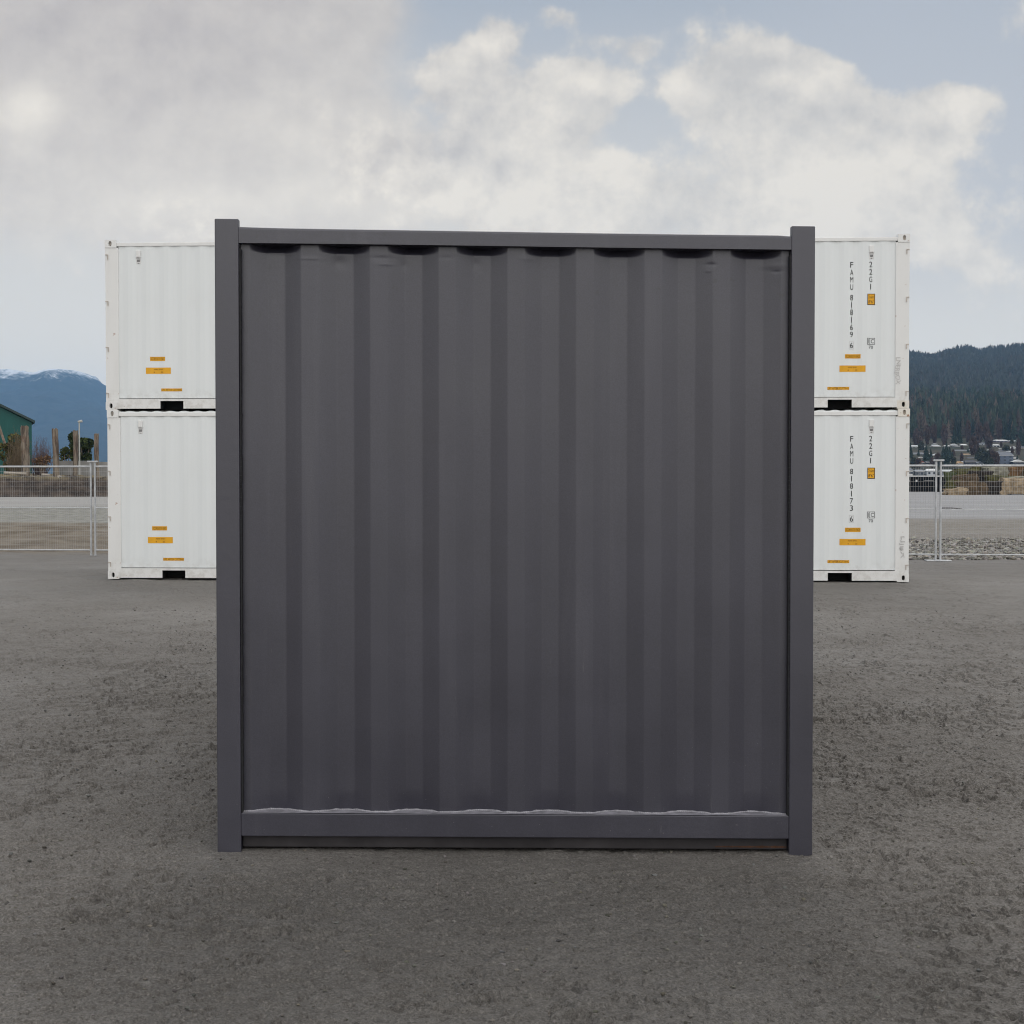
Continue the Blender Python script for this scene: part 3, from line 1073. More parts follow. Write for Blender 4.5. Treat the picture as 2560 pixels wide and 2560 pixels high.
# ------------------------------------------------------------------ temporary fence
fa, fb_ = Vector((-8.395, 28.4, 0)), Vector((8.045, 26.75, 0))
fdir = (fb_ - fa).normalized()
frz = math.atan2(fdir.y, fdir.x)
PNL = (fb_ - fa).length / 6


def fence_panel():
    root = empty('wire_fence', (0, 0, 0))
    r = .0205
    g = .043
    W_ = PNL
    for x in (g, W_ - g):
        MB().tube((x, 0, .02), (x, 0, 1.87), r, n=10).build('upright', 'galv', root)
    MB().tube((g, 0, 1.79), (W_ - g, 0, 1.79), r * .9, n=10).build('top_rail', 'galv', root)
    MB().tube((g, 0, .965), (W_ - g, 0, .965), r * .62, n=8).build('middle_rail', 'galv', root)
    MB().tube((g, 0, .115), (W_ - g, 0, .115), r * .75, n=8).build('bottom_rail', 'galv', root)
    wm = MB()
    n = int((W_ - 2 * g) / .046)
    e = .0016
    for i in range(1, n):
        x = g + (W_ - 2 * g) * i / n
        wm.tube((x, .006, .115), (x, .006, 1.79), e, n=4, cap=False)
    for i in range(1, 17):
        z = .115 + 1.675 * i / 17
        wm.tube((g, .010, z), (W_ - g, .010, z), e, n=4, cap=False)
    wm.build('wire_mesh', 'galv_wire', root)
    return root


def copy_tree(o, parent=None):
    c = o.copy()
    col.objects.link(c)
    c.parent = parent
    for ch in [q for q in bpy.data.objects if q.parent == o]:
        copy_tree(ch, c)
    return c


flabels = {-2: 'wire mesh fence panel outermost on the left, beyond the frame edge', -1: 'wire mesh fence panel left of the joined posts at the left edge, muddy ground behind',
           0: 'narrow strip of wire mesh fence panel between left posts and the white containers', 5: 'wire mesh fence panel between the white containers and the right posts, black barge behind',
           6: 'wire mesh fence panel right of the joined posts, broken rocks behind', 7: 'wire mesh fence panel outermost on the right, beyond the frame edge'}
fp = fence_panel()
for n_, (i, lb) in enumerate(flabels.items()):
    o = fp if n_ == 0 else copy_tree(fp)
    o.location = fa + fdir * (PNL * i) + Vector((0, 0, .01))
    o.rotation_euler = (0, 0, frz)
    tag(o, lb, 'fence', 'temporary wire fence panels')
for pos, lb in ((fa, 'metal cap joining two fence posts at the left edge'), (fb_, 'flat metal foot and cap joining two fence posts at the right edge')):
    st = empty('fence_stand', pos, frz)
    tag(st, lb, 'fence stand', 'fence stands')
    MB().box(-.10, .10, -.045, .045, 1.885, 1.915).build('cap', 'galv', st, .006)
    if pos is fb_: MB().box(-.23, .23, -.16, .16, .002, .018).build('foot_plate', 'galv', st, .004)
    for x in (-.043, .043):
        MB().tube((x, 0, .018), (x, 0, .03), .028, n=10).build('socket', 'galv', st)

# ------------------------------------------------------------------ gravel along the fence (right)
ico_v = []
bm = bmesh.new()
bmesh.ops.create_icosphere(bm, subdivisions=1, radius=1.0)
ico_v = np.array([tuple(p.co) for p in bm.verts])
bm.verts.index_update()
ico_f = np.array([[q.index for q in f.verts] for f in bm.faces])
bm.free()


def scatter_stones(name, n, xr, yr, smin, smax, bias=1.0):
    px_ = rng.uniform(*xr, n)
    py_ = yr[0] + (yr[1] - yr[0]) * rng.random(n) ** bias
    s = smin + (smax - smin) * rng.random(n) ** 2.2
    V_ = ico_v[None] * (1 + .28 * rng.standard_normal((n, len(ico_v), 1)).clip(-1.2, 1.2))
    V_ = V_ * s[:, None, None] * np.stack([rng.uniform(.8, 1.5, n), rng.uniform(.8, 1.3, n), rng.uniform(.5, .85, n)], -1)[:, None]
    a = rng.uniform(0, 6.28, n)
    c, si = np.cos(a)[:, None], np.sin(a)[:, None]
    Vx = V_[..., 0] * c - V_[..., 1] * si + px_[:, None]
    Vy = V_[..., 0] * si + V_[..., 1] * c + py_[:, None]
    Vz = V_[..., 2] + (ground_base(px_, py_) + ground_detail(px_, py_))[:, None] + s[:, None] * .25
    Vv = np.stack([Vx, Vy, Vz], -1).reshape(-1, 3)
    Fv = (ico_f[None] + (np.arange(n) * len(ico_v))[:, None, None]).reshape(-1, 3)
    val = rng.uniform(.06, .34 if smax > .02 else .165, n)
    tint = np.stack([val * rng.uniform(.98, 1.12, n), val, val * rng.uniform(.80, 1.0, n)], -1)
    return np_mesh(name, Vv, Fv, 'stone', False, facecols=np.repeat(tint, len(ico_f), axis=0))


gr = scatter_stones('gravel', 6500, (5.2, 14.5), (27.1, 37.0), .018, .055, 1.5)
tag(gr, 'coarse mixed gravel strewn under and beyond the right hand fence', 'gravel', kind='stuff')
pb = scatter_stones('pebbles', 15000, (-5.5, 5.5), (3.5, 17.0), .0025, .0085, 1.35)
tag(pb, 'tiny loose pebbles scattered on the silt around the dark container', 'pebbles', kind='stuff')

# ------------------------------------------------------------------ left background
def sst1(a, b, x):
    t = min(max((x - a) / (b - a), 0), 1)
    return t * t * (3 - 2 * t)


# earth bank
bx_ = np.linspace(-75, -22, 130)
by_ = np.concatenate([np.linspace(122, 138, 40), np.linspace(140, 240, 14)])
BX, BY = np.meshgrid(bx_, by_)
toe = 126.5 + (BX + 46.0) * .45 * .6
hgt = 2.0 * sst(0, 5.5, BY - toe) + .25 * sst(0, 20, BY - 140)
BZ = -.15 + hgt + (.22 * fbm(BX / 2.2, BY / 2.2, 4, 71) + .1 * perlin(BX / .7, BY / .7, 75)) * sst(0, 2, BY - toe) - 3.2 * sst(228, 240, BY)


def mat_bank():
    mt, t, b = material('earth_bank_soil')
    p = t.node('ShaderNodeNewGeometry').outputs['Position']
    n = t.noise(p, .55, 7, .7)
    n2 = t.noise(p, 3.2, 5, .7)
    c = t.mix(t.step(n, .38, .62), (.026, .020, .017), (.075, .058, .046))
    c = t.mix(t.step(n2, .60, .72, 0, .8), c, (.24, .20, .15))
    pz = t.xyz(p)[2]
    c = t.mix(t.m('MULTIPLY', t.step(pz, 1.4, 1.95), t.step(n, .40, .6)), c, (.20, .165, .095))
    t.l.new(c, b.inputs['Base Color'])
    b.inputs['Roughness'].default_value = .95
    b.inputs['Specular IOR Level'].default_value = .15
    t.l.new(t.bump(n2, .8, .15), b.inputs['Normal'])
    return mt


M['bank'] = mat_bank()
bank = np_mesh('earth_bank', np.stack([BX, BY, BZ], -1).reshape(-1, 3), grid_quads(len(by_), len(bx_))[:, ::-1], 'bank')
tag(bank, 'dark brown earth bank behind the left fence', 'bank', kind='structure')

# green warehouse
gp = at(80, 1150, 170.0)
wh = empty('warehouse', (gp.x, 170.0, 1.9), R(22))
tag(wh, 'dark green metal clad building with a sloping roof at the far left', 'building')
ez = at(80, 1056, 170.0).z - 1.9
apx, apz = -10.5, ez + 10.5 * .5
MB().prism([(0, -.5), (0, ez), (apx, apz), (2 * apx, ez), (2 * apx, -.5)], 0, 34).build('wall', 'green_clad', wh)
tr = MB()
for s0, s1 in (((.35, ez - .1), (apx, apz + .08)), ((2 * apx - .35, ez - .1), (apx, apz + .08))):
    (xa, za), (xb, zb) = s0, s1
    tr.add([(xa, -.5, za), (xb, -.5, zb), (xb, 34.5, zb), (xa, 34.5, za), (xa, -.5, za + .3), (xb, -.5, zb + .3), (xb, 34.5, zb + .3), (xa, 34.5, za + .3)],
           [(0, 3, 2, 1), (4, 5, 6, 7), (0, 1, 5, 4), (1, 2, 6, 5), (2, 3, 7, 6), (3, 0, 4, 7)])
tr.build('roof', 'green_roof', wh)
rb = MB()
for i in range(50):
    xx = -.2 - i * .42
    zt_ = (ez + (-xx) * .5 if xx > apx else ez + (xx - 2 * apx) * .5) - .15
    rb.box(xx - .05, xx + .05, -.04, -.002, 0, zt_)
rb.build('cladding_rib', 'green_clad', wh)
MB().box(-6.2, -4.4, -.06, -.003, 0, 2.6).build('door', 'green_roof', wh)

# leaning pole in front of it
a_, b_ = at(-14, 1030, 150), at(17, 1098, 150)
m_ = MB()
m_.tube((b_.x + .9, 150, 1.9), (a_.x, 150, a_.z), .16, .12, n=8)
tag(m_.build('leaning_pole', 'wood_grey'), 'bare wooden pole leaning in front of the green building', 'pole')


# timber piles
def piling(px, top, wpx, D, lb):
    p = at(px, 1190, D)
    h = at(px, top, D).z - 1.6
    r = wpx * D / F / 2 * .88
    m_ = MB()
    nseg, n = 12, 14
    rows = []
    sd_ = rng.uniform(0, 100)
    for i in range(nseg + 1):
        t = i / nseg
        ring = []
        for j in range(n):
            a = 2 * math.pi * j / n
            rr = r * (1.0 + .18 * math.sin(3 * a + sd_) * (.4 + t) + .16 * float(perlin(np.array([j * .9 + sd_]), np.array([t * 7.]), 5)[0])) * (1.06 - .10 * t)
            zz = t * h
            if i == nseg: zz += r * .9 * float(perlin(np.array([j * 1.3 + sd_]), np.array([9.]), 6)[0])
            ring.append((rr * math.cos(a) + .04 * math.sin(t * 3 + sd_) * h * .3, rr * math.sin(a), zz))
        ring.append(ring[0])
        rows.append(ring)
    m_.sheet(np.array(rows).transpose(1, 0, 2))
    cx = np.mean([q[0] for q in rows[-1]])
    base = len(m_.v)
    m_.add(rows[-1][:-1] + [(cx, 0, h - r * .4)], [(j, (j + 1) % n, n) for j in range(n)])
    o = m_.build('timber_pile', 'pile')
    o.location = (p.x, D, 1.6)
    tag(o, lb, 'timber pile', 'old timber piles on the bank')


piling(62, 1065, 21, 134, 'thickest weathered timber pile, in front of the green building')
piling(139, 1072, 16, 134, 'brown weathered timber pile standing alone right of the bare scrub')
piling(188, 1077, 13, 134, 'grey timber pile beside the lamp post, left of the dark tree')
piling(243, 1084, 12, 133, 'slim timber pile between the dark tree and the white container')

# lamp post
lp = at(198, 1052, 140)
lo = empty('lamp_post', (lp.x, 140, 2.0))
tag(lo, 'thin pale lamp post rising beside the dark green tree', 'lamp post')
MB().tube((0, 0, 0), (0, 0, lp.z - 2.05), .085, .06, n=8).build('post', 'lamp_metal', lo)
m_ = MB()
m_.tube((-.12, 0, lp.z - 2.1), (.28, 0, lp.z - 2.02), .10, .14, n=8)
m_.build('lamp_head', 'lamp_metal', lo)

# low concrete wall
a_, b_ = at(146, 1152, 143), at(290, 1156, 143)
m_ = MB()
m_.prism([(a_.x, 1.7), (b_.x, 1.7), (b_.x, b_.z), (a_.x + 3.2, a_.z - .05), (a_.x + 3.2, a_.z), (a_.x, a_.z)], 143, 143.5)
tag(m_.build('concrete_wall', 'concrete'), 'low grey concrete wall behind the timber piles', 'wall')


# ---- plants
def leaf_cloud(mb, n, cx, cy, cz, rx, ry, rz, size, cols, lumps=9, seed=0):
    rg = np.random.default_rng(seed)
    cen = rg.normal(0, .42, (lumps, 3)).clip(-.8, .8)
    sizes = rg.uniform(.32, .62, lumps)
    for i in range(n):
        kx = rg.integers(lumps)
        d = rg.normal(0, 1, 3)
        d /= np.linalg.norm(d)
        p = cen[kx] + d * sizes[kx] * rg.uniform(.45, 1.0) ** .6
        q = np.array((cx + p[0] * rx, cy + p[1] * ry, cz + p[2] * rz))
        a = rg.normal(0, 1, 3); a /= np.linalg.norm(a)
        b = np.cross(a, rg.normal(0, 1, 3)); b /= np.linalg.norm(b)
        s = size * rg.uniform(.6, 1.5)
        c = np.array(cols[rg.integers(len(cols))]) * rg.uniform(.7, 1.35)
        mb.add([q - a * s, q + b * s * .6, q + a * s, q - b * s * .6], [(0, 1, 2, 3)], tuple(c))


def bush(name, px, py0, py1, wpx, D, cols, lb, cat, n=900, zbase=1.9, size=.16, group=None):
    c0, c1 = at(px, py0, D), at(px, py1, D)
    o = empty(name, (c0.x, D, zbase))
    tag(o, lb, cat, group)
    cz, rz = (c0.z + c1.z) / 2 - zbase, abs(c0.z - c1.z) / 2
    wr = wpx * D / F / 2
    m_ = MB()
    leaf_cloud(m_, n, 0, 0, cz, wr, wr, rz, size, cols, seed=int(px) + 3)
    m_.build('crown', 'vcol', o)
    t = MB()
    for i in range(4):
        a = i * 1.6
        t.tube((0, 0, -.1), (math.cos(a) * wr * .5, math.sin(a) * wr * .5, cz), .09, .03, n=5)
    t.build('trunk', 'wood_grey', o)
    return o


bush('evergreen_tree', 207, 1083, 1152, 64, 148, [(.035, .05, .018), (.02, .032, .012), (.05, .065, .022)], 'dense dark green rounded tree behind the timber piles', 'tree', 2600, size=.15)
bush('shrub', 22, 1092, 1172, 80, 141, [(.10, .10, .022), (.07, .06, .022), (.055, .06, .015), (.10, .075, .035)], 'olive green bushy shrub at the foot of the green building', 'shrub', 2200, size=.14)
bush('shrub', 163, 1118, 1156, 42, 149, [(.10, .11, .022), (.07, .085, .02), (.05, .055, .02)], 'small yellow green shrub between two timber piles', 'shrub', 700, size=.13)
bush('shrub', 105, 1142, 1172, 36, 140, [(.16, .09, .05), (.12, .075, .045), (.20, .13, .08)], 'low rusty brown shrub on the bank by the brown pile', 'shrub', 500, size=.10)


def bare_scrub(px, py0, py1, wpx, D, lb, n=170, tint='wood_grey', seed=1):
    rg = np.random.default_rng(seed)
    c0, c1 = at(px, py0, D), at(px, py1, D)
    o = empty('bare_shrub', (c0.x, D, 1.9))
    H = c0.z - 1.9
    wr = wpx * D / F / 2
    t = MB()
    for i in range(n):
        a, rr = rg.uniform(0, 6.28), wr * rg.random() ** .6
        h = H * rg.uniform(.45, 1.0) * (1 - .5 * (rr / wr) ** 2)
        b0 = Vector((rr * .45 * math.cos(a), rr * .45 * math.sin(a), 0))
        b1 = Vector((rr * math.cos(a), rr * math.sin(a), h * .62))
        b2 = b1 + Vector((rg.normal(0, .22), rg.normal(0, .22), h * .38))
        t.tube(b0, b1, .03, .018, n=4, cap=False).tube(b1, b2, .016, .005, n=4, cap=False)
        for q in range(3):
            s_ = b1.lerp(b2, rg.random())
            t.tube(s_, s_ + Vector((rg.normal(0, .25), rg.normal(0, .25), rg.uniform(.1, .45))), .009, .004, n=3, cap=False)
    t.build('twig', M[tint], o)
    tag(o, lb, 'shrub', 'bare scrub on the bank')


M['twig_purple'] = simple('bare_twig_purple', (.13, .095, .095), 0.95, 0.3, 2, 0.1)
M['twig_brown'] = simple('bare_twig_brown', (.15, .115, .075), 0.95, 0.3, 2, 0.1)
bare_scrub(100, 1080, 1165, 60, 142, 'purplish bare scrub between the two thickest timber piles', 150, 'twig_purple', 3)
bare_scrub(42, 1062, 1165, 54, 138, 'tall pale bare scrub in front of the green building', 130, 'twig_brown', 5)

# pale driftwood on the bank
for i, (pa, ya, pb_, yb, lb) in enumerate(((10, 1182, 66, 1184, 'longest pale driftwood log on top of the left bank'), (104, 1187, 124, 1187, 'short pale driftwood log on the left bank below the bare scrub'),
                                           (146, 1191, 152, 1192, 'stub of bleached driftwood on the bank below the concrete wall'))):
    A_, B_ = at(pa, ya, 131.5), at(pb_, yb, 131.8)
    m_ = MB()
    m_.tube(A_, B_, .13, .10, n=8)
    tag(m_.build('driftwood_log', 'driftwood'), lb, 'driftwood', 'driftwood on the bank')
A_, B_ = at(2350, 1271.5, 75.5), at(2404, 1274, 74)
m_ = MB()
md = A_.lerp(B_, .5) + Vector((0, 0, .03))
m_.tube((A_.x, A_.y, .04), (md.x, md.y, .055), .035, .03, n=8).tube((md.x, md.y, .055), (B_.x, B_.y, .03), .03, .018, n=8)
tag(m_.build('stick', 'dark_stick'), 'dark stick lying on the pale mud flat behind the right fence', 'stick')

# ------------------------------------------------------------------ right background: barge and rocks
bl, br = at(2150, 1230, 182).x, at(2378, 1230, 182).x
bz = at(2300, 1192, 182).z
bo = empty('barge', ((bl + br) / 2, 182, 0))
tag(bo, 'long black hulled barge moored behind the right fence', 'barge')
hl = (br - bl) / 2
m_ = MB()
m_.add([(-hl, 0, -1.2), (hl - .5, 0, -1.2), (hl - .5, 7, -1.2), (-hl, 7, -1.2), (-hl, -.15, bz), (hl, -.15, bz), (hl, 7.1, bz), (-hl, 7.1, bz)],
       [(0, 3, 2, 1), (4, 5, 6, 7), (0, 1, 5, 4), (1, 2, 6, 5), (2, 3, 7, 6), (3, 0, 4, 7)])
m_.build('hull', 'barge', bo)
MB().box(-hl, hl + .05, -.25, 7.2, bz + .003, bz + .16).build('gunwale', 'pale_deck', bo)
for px in (2270, 2290):
    xx = at(px, 1201, 182).x - bo.location.x
    zz = at(px, 1202, 182).z
    MB().box(xx - .12, xx + .12, -.24, -.16, zz - .14, zz + .14).build('fender', 'pale_deck', bo)
xx0, xx1, zz = at(2310, 1201, 182).x - bo.location.x, at(2333, 1201, 182).x - bo.location.x, at(2300, 1201.5, 182).z
MB().box(xx0, xx1, -.20, -.16, zz - .035, zz + .035).build('rope', 'rubber', bo)


def rock(px, py, wpx, hpx, D, mat, lb, seed, depth=1.0):
    c = at(px, py, D)
    w_, h_ = wpx * D / F / 2, hpx * D / F / 2
    bm = bmesh.new()
    bmesh.ops.create_cube(bm, size=2.0)
    bmesh.ops.subdivide_edges(bm, edges=bm.edges[:], cuts=7, use_grid_fill=True)
    rg = np.random.default_rng(seed)
    P_ = np.array([tuple(p.co) for p in bm.verts])
    ang = rg.normal(0, .05)
    sk = rg.normal(0, .16)
    nrm = np.linalg.norm(P_, axis=1, keepdims=True)
    P_ = P_ * (1 - .07 * np.clip(nrm - 1.15, 0, 1))
    n1 = fbm(P_[:, 0] * 1.3 + P_[:, 1] * .7 + seed, P_[:, 2] * 1.6 + P_[:, 1] * .9, 4, seed)
    n2 = fbm(P_[:, 0] * 1.1 + 5, P_[:, 1] * 1.3 + P_[:, 2] * .9 + seed, 4, seed + 5)
    P_ = P_ * (1 + .20 * n1[:, None]) + np.stack([.11 * n2, .14 * n1, .10 * n2], -1)
    P_[:, 0] += sk * P_[:, 2]
    P_ = P_ * np.array((w_, w_ * depth * .8, h_))
    ca, sa = math.cos(ang), math.sin(ang)
    P_ = np.stack([P_[:, 0] * ca - P_[:, 2] * sa, P_[:, 1], P_[:, 0] * sa + P_[:, 2] * ca], -1)
    bm.verts.index_update()
    m_ = MB()
    m_.v = [tuple(p) for p in P_]
    m_.f = [tuple(q.index for q in f.verts) for f in bm.faces]
    bm.free()
    o = m_.build('boulder', 'rock_' + mat, smooth=False)
    o.location = c
    tag(o, lb, 'boulder', 'broken boulders behind the right fence')


rocks = [(2530, 1216, 66, 38, 148, 'tan', 'large smooth tan boulder at the front right of the rock pile'),
         (2478, 1221, 56, 36, 148, 'dark', 'dark brown boulder just left of the large tan boulder'),
         (2446, 1224, 40, 34, 147, 'brown', 'ribbed brown boulder in the front middle of the rock pile'),
         (2416, 1222, 46, 36, 146, 'brown', 'brown boulder leaning on the front slope of the rock pile'),
         (2388, 1231, 50, 20, 144, 'tan', 'low tan slab at the front left tip of the rock pile'),
         (2384, 1213, 34, 22, 150, 'moss', 'mossy boulder above the low tan slab'),
         (2378, 1197, 28, 30, 156, 'green', 'greenish boulder at the left end beside the barge'),
         (2412, 1199, 56, 24, 154, 'brown', 'broad brown boulder in the middle row beside the greenish one'),
         (2450, 1193, 56, 30, 155, 'dark', 'darkest boulder in the middle of the rock pile'),
         (2496, 1200, 70, 22, 154, 'moss', 'wide mossy slab in the middle row right of the darkest boulder'),
         (2535, 1198, 54, 12, 152, 'pale', 'flat pale slab lying on the large tan boulder'),
         (2412, 1181, 54, 16, 160, 'moss', 'long low mossy boulder at the top left of the rock pile'),
         (2453, 1175, 50, 18, 162, 'moss', 'olive boulder on the top row left of the pale one'),
         (2492, 1182, 54, 28, 160, 'pale', 'pale grey boulder on the top row of the rock pile'),
         (2545, 1182, 60, 30, 160, 'rusty', 'rust coloured boulder on the top right of the rock pile'),
         (2590, 1205, 60, 60, 152, 'brown', 'tall brown boulder beyond the right edge of the frame')]
for i, r_ in enumerate(rocks):
    rock(*r_, seed=20 + i)

# ------------------------------------------------------------------ water, hills, mountain
mt, t, b = material('inlet_water')
b.inputs['Base Color'].default_value = (.05, .065, .07, 1)
b.inputs['Roughness'].default_value = .12
p = t.node('ShaderNodeNewGeometry').outputs['Position']
t.l.new(t.bump(t.noise(t.map(p, (.25, 1, 1)), .5, 5, .6), .35, .6), b.inputs['Normal'])
M['water'] = mt
wv = np.array([(-5500, 243, -1.0), (5500, 243, -1.0), (5500, 10400, -1.0), (-5500, 10400, -1.0)], dtype=float)
wt = np_mesh('water', wv, np.array([[0, 1, 2, 3]]), 'water', False)
tag(wt, 'grey inlet water beyond the barge', 'water', kind='structure')

ridge_px = np.array([1700, 2150, 2270, 2291, 2327, 2347, 2372, 2392, 2423, 2446, 2466, 2493, 2524, 2560, 2760, 3200])
ridge_py = np.array([930, 885, 873, 875, 880, 876.5, 869, 863, 860, 867, 864, 860, 855, 854, 845, 870])


def hill_z(x, y):
    """height of the wooded far shore"""
    px = 1280 + F * x / y
    shore = np.interp(y, [820, 845, 900, 1225, 1900, 2150, 3300, 3700, 4200],
                      [-4, 3.5, 10.0, 36.0, 112.0, 118.0, 300.0, 285.0, 200.0])
    rp = np.interp(px, ridge_px, ridge_py)
    tgt = CAMZ + (1200 - (rp + 11)) / F * 3300.0
    s = sst(2050, 3250, y)
    z = shore + (tgt - 300.0) * s
    z = z + 7.0 * fbm(x / 160, y / 160, 4, 33) * sst(1150, 1600, y)
    front = 26.0 * perlin(x / 300.0, y * 0 + 3.3, 77) * sst(1400, 1800, y) * sst(2300, 1950, y)
    return z + front


hx, hy_ = np.linspace(-0.02, 0.62, 150), np.concatenate([np.linspace(820, 1300, 30), np.linspace(1330, 4200, 60)])
HU, HYY = np.meshgrid(hx, hy_)
HX = HU * HYY
HZ = hill_z(HX, HYY) * 1.0
edge = sst(-0.02, 0.12, HU)
HZ = np.where(HZ > 0, HZ * edge, HZ) - (1 - edge) * 4
mt, t, b = material('hill_undergrowth')
p = t.node('ShaderNodeNewGeometry').outputs['Position']
t.l.new(t.mix(t.step(t.noise(p, .03, 6, .7), .35, .65), (.035, .04, .028), (.075, .065, .05)), b.inputs['Base Color'])
b.inputs['Roughness'].default_value = 1.0
b.inputs['Specular IOR Level'].default_value = .05
M['hill'] = mt
hill = np_mesh('hill', np.stack([HX, HYY, HZ], -1).reshape(-1, 3), grid_quads(len(hy_), len(hx))[:, ::-1], 'hill')
tag(hill, 'wooded hillside rising behind the houses across the inlet', 'hill', kind='structure')

# snowy mountain
mx_px = np.array([-1400, -700, -300, 0, 43, 87, 122, 156, 185, 220, 246, 262, 330, 460, 700, 1100, 1500])
mx_py = np.array([1020, 960, 935, 923, 926, 931, 923, 922, 926, 935, 947, 962, 990, 1030, 1085, 1150, 1192])
MD = 9000.0
mxs = np.linspace(-1200, 1480, 420)
mys = np.concatenate([np.linspace(0, 1, 120), [1.06, 1.15, 1.3]])
MU, MT = np.meshgrid(mxs, mys)
top = CAMZ + (1200 - np.interp(MU, mx_px, mx_py)) / F * MD
MYY = 5200 + (MD - 5200) * MT
MXX = (MU - 1280) / F * MYY
prof_ = np.interp(MT, [0, .12, .45, .8, 1.0, 1.3], [0, .10, .42, .82, 1.0, .7])
gul = fbm(MXX / 420, MYY / 700, 5, 51)
MZ = top * prof_ * (1 + .12 * gul * sst(0, .3, MT) * sst(.98, .78, MT)) + 10 * fbm(MXX / 70, MYY / 70, 3, 58) * sst(.7, 1, MT)
MZ = np.maximum(MZ, -3)


def mat_mountain():
    mt, t, b = material('mountain_forest_and_snow')
    p = t.node('ShaderNodeNewGeometry').outputs['Position']
    z = t.xyz(p)[2]
    n = t.noise(p, .004, 8, .68)
    n2 = t.noise(p, .02, 6, .7)
    c = t.mix(t.step(n2, .3, .7), (.022, .036, .046), (.040, .055, .062))
    h = t.m('ADD', z, t.m('ADD', t.m('MULTIPLY', t.m('SUBTRACT', n, .5), 260), t.m('MULTIPLY', t.m('SUBTRACT', n2, .5), 300)))
    c = t.mix(t.step(h, 610, 720, 0.0, .8), c, (.80, .82, .85))
    t.l.new(c, b.inputs['Base Color'])
    b.inputs['Roughness'].default_value = 1.0
    b.inputs['Specular IOR Level'].default_value = .05
    return mt


M['mountain'] = mat_mountain()
mo = np_mesh('mountain', np.stack([MXX, MYY, MZ], -1).reshape(-1, 3), grid_quads(len(mys), len(mxs))[:, ::-1], 'mountain')
tag(mo, 'blue hazy mountain with snow along its crest', 'mountain', kind='structure')


# ---- forest mass on the far hill
def conifer_template(tiers, sides, seed):
    rg = np.random.default_rng(seed)
    V_, F_ = [], []
    for k_ in range(tiers):
        z0 = .06 + .94 * k_ / tiers * .92
        z1 = min(1.0, z0 + 1.45 / tiers)
        r = .5 * (1 - (k_ / tiers) ** 1.15) * rg.uniform(.85, 1.1) + .03
        o = len(V_)
        V_.append((rg.normal(0, .01), rg.normal(0, .01), z1))
        for j in range(sides):
            a = 2 * math.pi * (j + .5 * (k_ % 2)) / sides + rg.normal(0, .1)
            rr = r * (1.12 if j % 2 else .66) * rg.uniform(.8, 1.15)
            V_.append((rr * math.cos(a), rr * math.sin(a), z0 + rg.normal(0, .02) - (.03 if j % 2 else 0)))
        F_ += [(o, o + 1 + j, o + 1 + (j + 1) % sides) for j in range(sides)]
    return np.array(V_), np.array(F_)


def round_template(n, seed):
    """loose twiggy crown: many small triangles in an egg shaped volume, on a short stem"""
    rg = np.random.default_rng(seed)
    V_, F_ = [], []
    for i in range(n):
        d = rg.normal(0, 1, 3); d /= np.linalg.norm(d)
        p_ = d * rg.uniform(.35, 1) ** .5 * np.array((.34, .34, .46)) + np.array((0, 0, .54))
        q1, q2 = rg.normal(0, .07, 3), rg.normal(0, .07, 3)
        o = len(V_)
        V_ += [p_ - q1, p_ + q1 + np.array((0, 0, .09)), p_ + q2]
        F_.append((o, o + 1, o + 2))
    return np.array(V_), np.array(F_)


def forest_mass(name, n, ylo, yhi, ulo, uhi, tmpl, hr, wr, palette, ypow=1.0):
    yy = ylo + (yhi - ylo) * rng.random(n) ** ypow
    uu = rng.uniform(ulo, uhi, n)
    xx = uu * yy
    zz = hill_z(xx, yy)
    h = rng.uniform(*hr, n) * (1 - .45 * sst(2500, 3150, yy))
    wd = h * rng.uniform(*wr, n)
    which = rng.integers(len(tmpl), size=n)
    pal = np.array(palette)
    mot = fbm(xx / 90, yy / 140, 3, 66)
    pick = np.clip((rng.random(n) * .6 + (mot * .5 + .3) * .55) * len(pal), 0, len(pal) - 1).astype(int)
    colr = pal[pick] * (rng.uniform(.65, 1.45, n) if ylo < 1900 else rng.uniform(.75, 1.2, n))[:, None]
    VV, FF, CC, off = [], [], [], 0
    for ti, (tv, tf) in enumerate(tmpl):
        idx = np.where(which == ti)[0]
        a = rng.uniform(0, 6.28, len(idx))
        c, s = np.cos(a)[:, None], np.sin(a)[:, None]
        vx = (tv[None, :, 0] * c - tv[None, :, 1] * s) * wd[idx][:, None] + xx[idx][:, None]
        vy = (tv[None, :, 0] * s + tv[None, :, 1] * c) * wd[idx][:, None] + yy[idx][:, None]
        vz = tv[None, :, 2] * h[idx][:, None] + zz[idx][:, None] - 1.0
        VV.append(np.stack([vx, vy, vz], -1).reshape(-1, 3))
        FF.append((tf[None] + (np.arange(len(idx)) * len(tv))[:, None, None] + off).reshape(-1, 3))
        cc = np.repeat(colr[idx], len(tf), axis=0) * rng.uniform(.8, 1.2, (len(idx) * len(tf), 1))
        CC.append(cc)
        off += len(idx) * len(tv)
    return np_mesh(name, np.concatenate(VV), np.concatenate(FF), 'vcol', False, facecols=np.concatenate(CC))


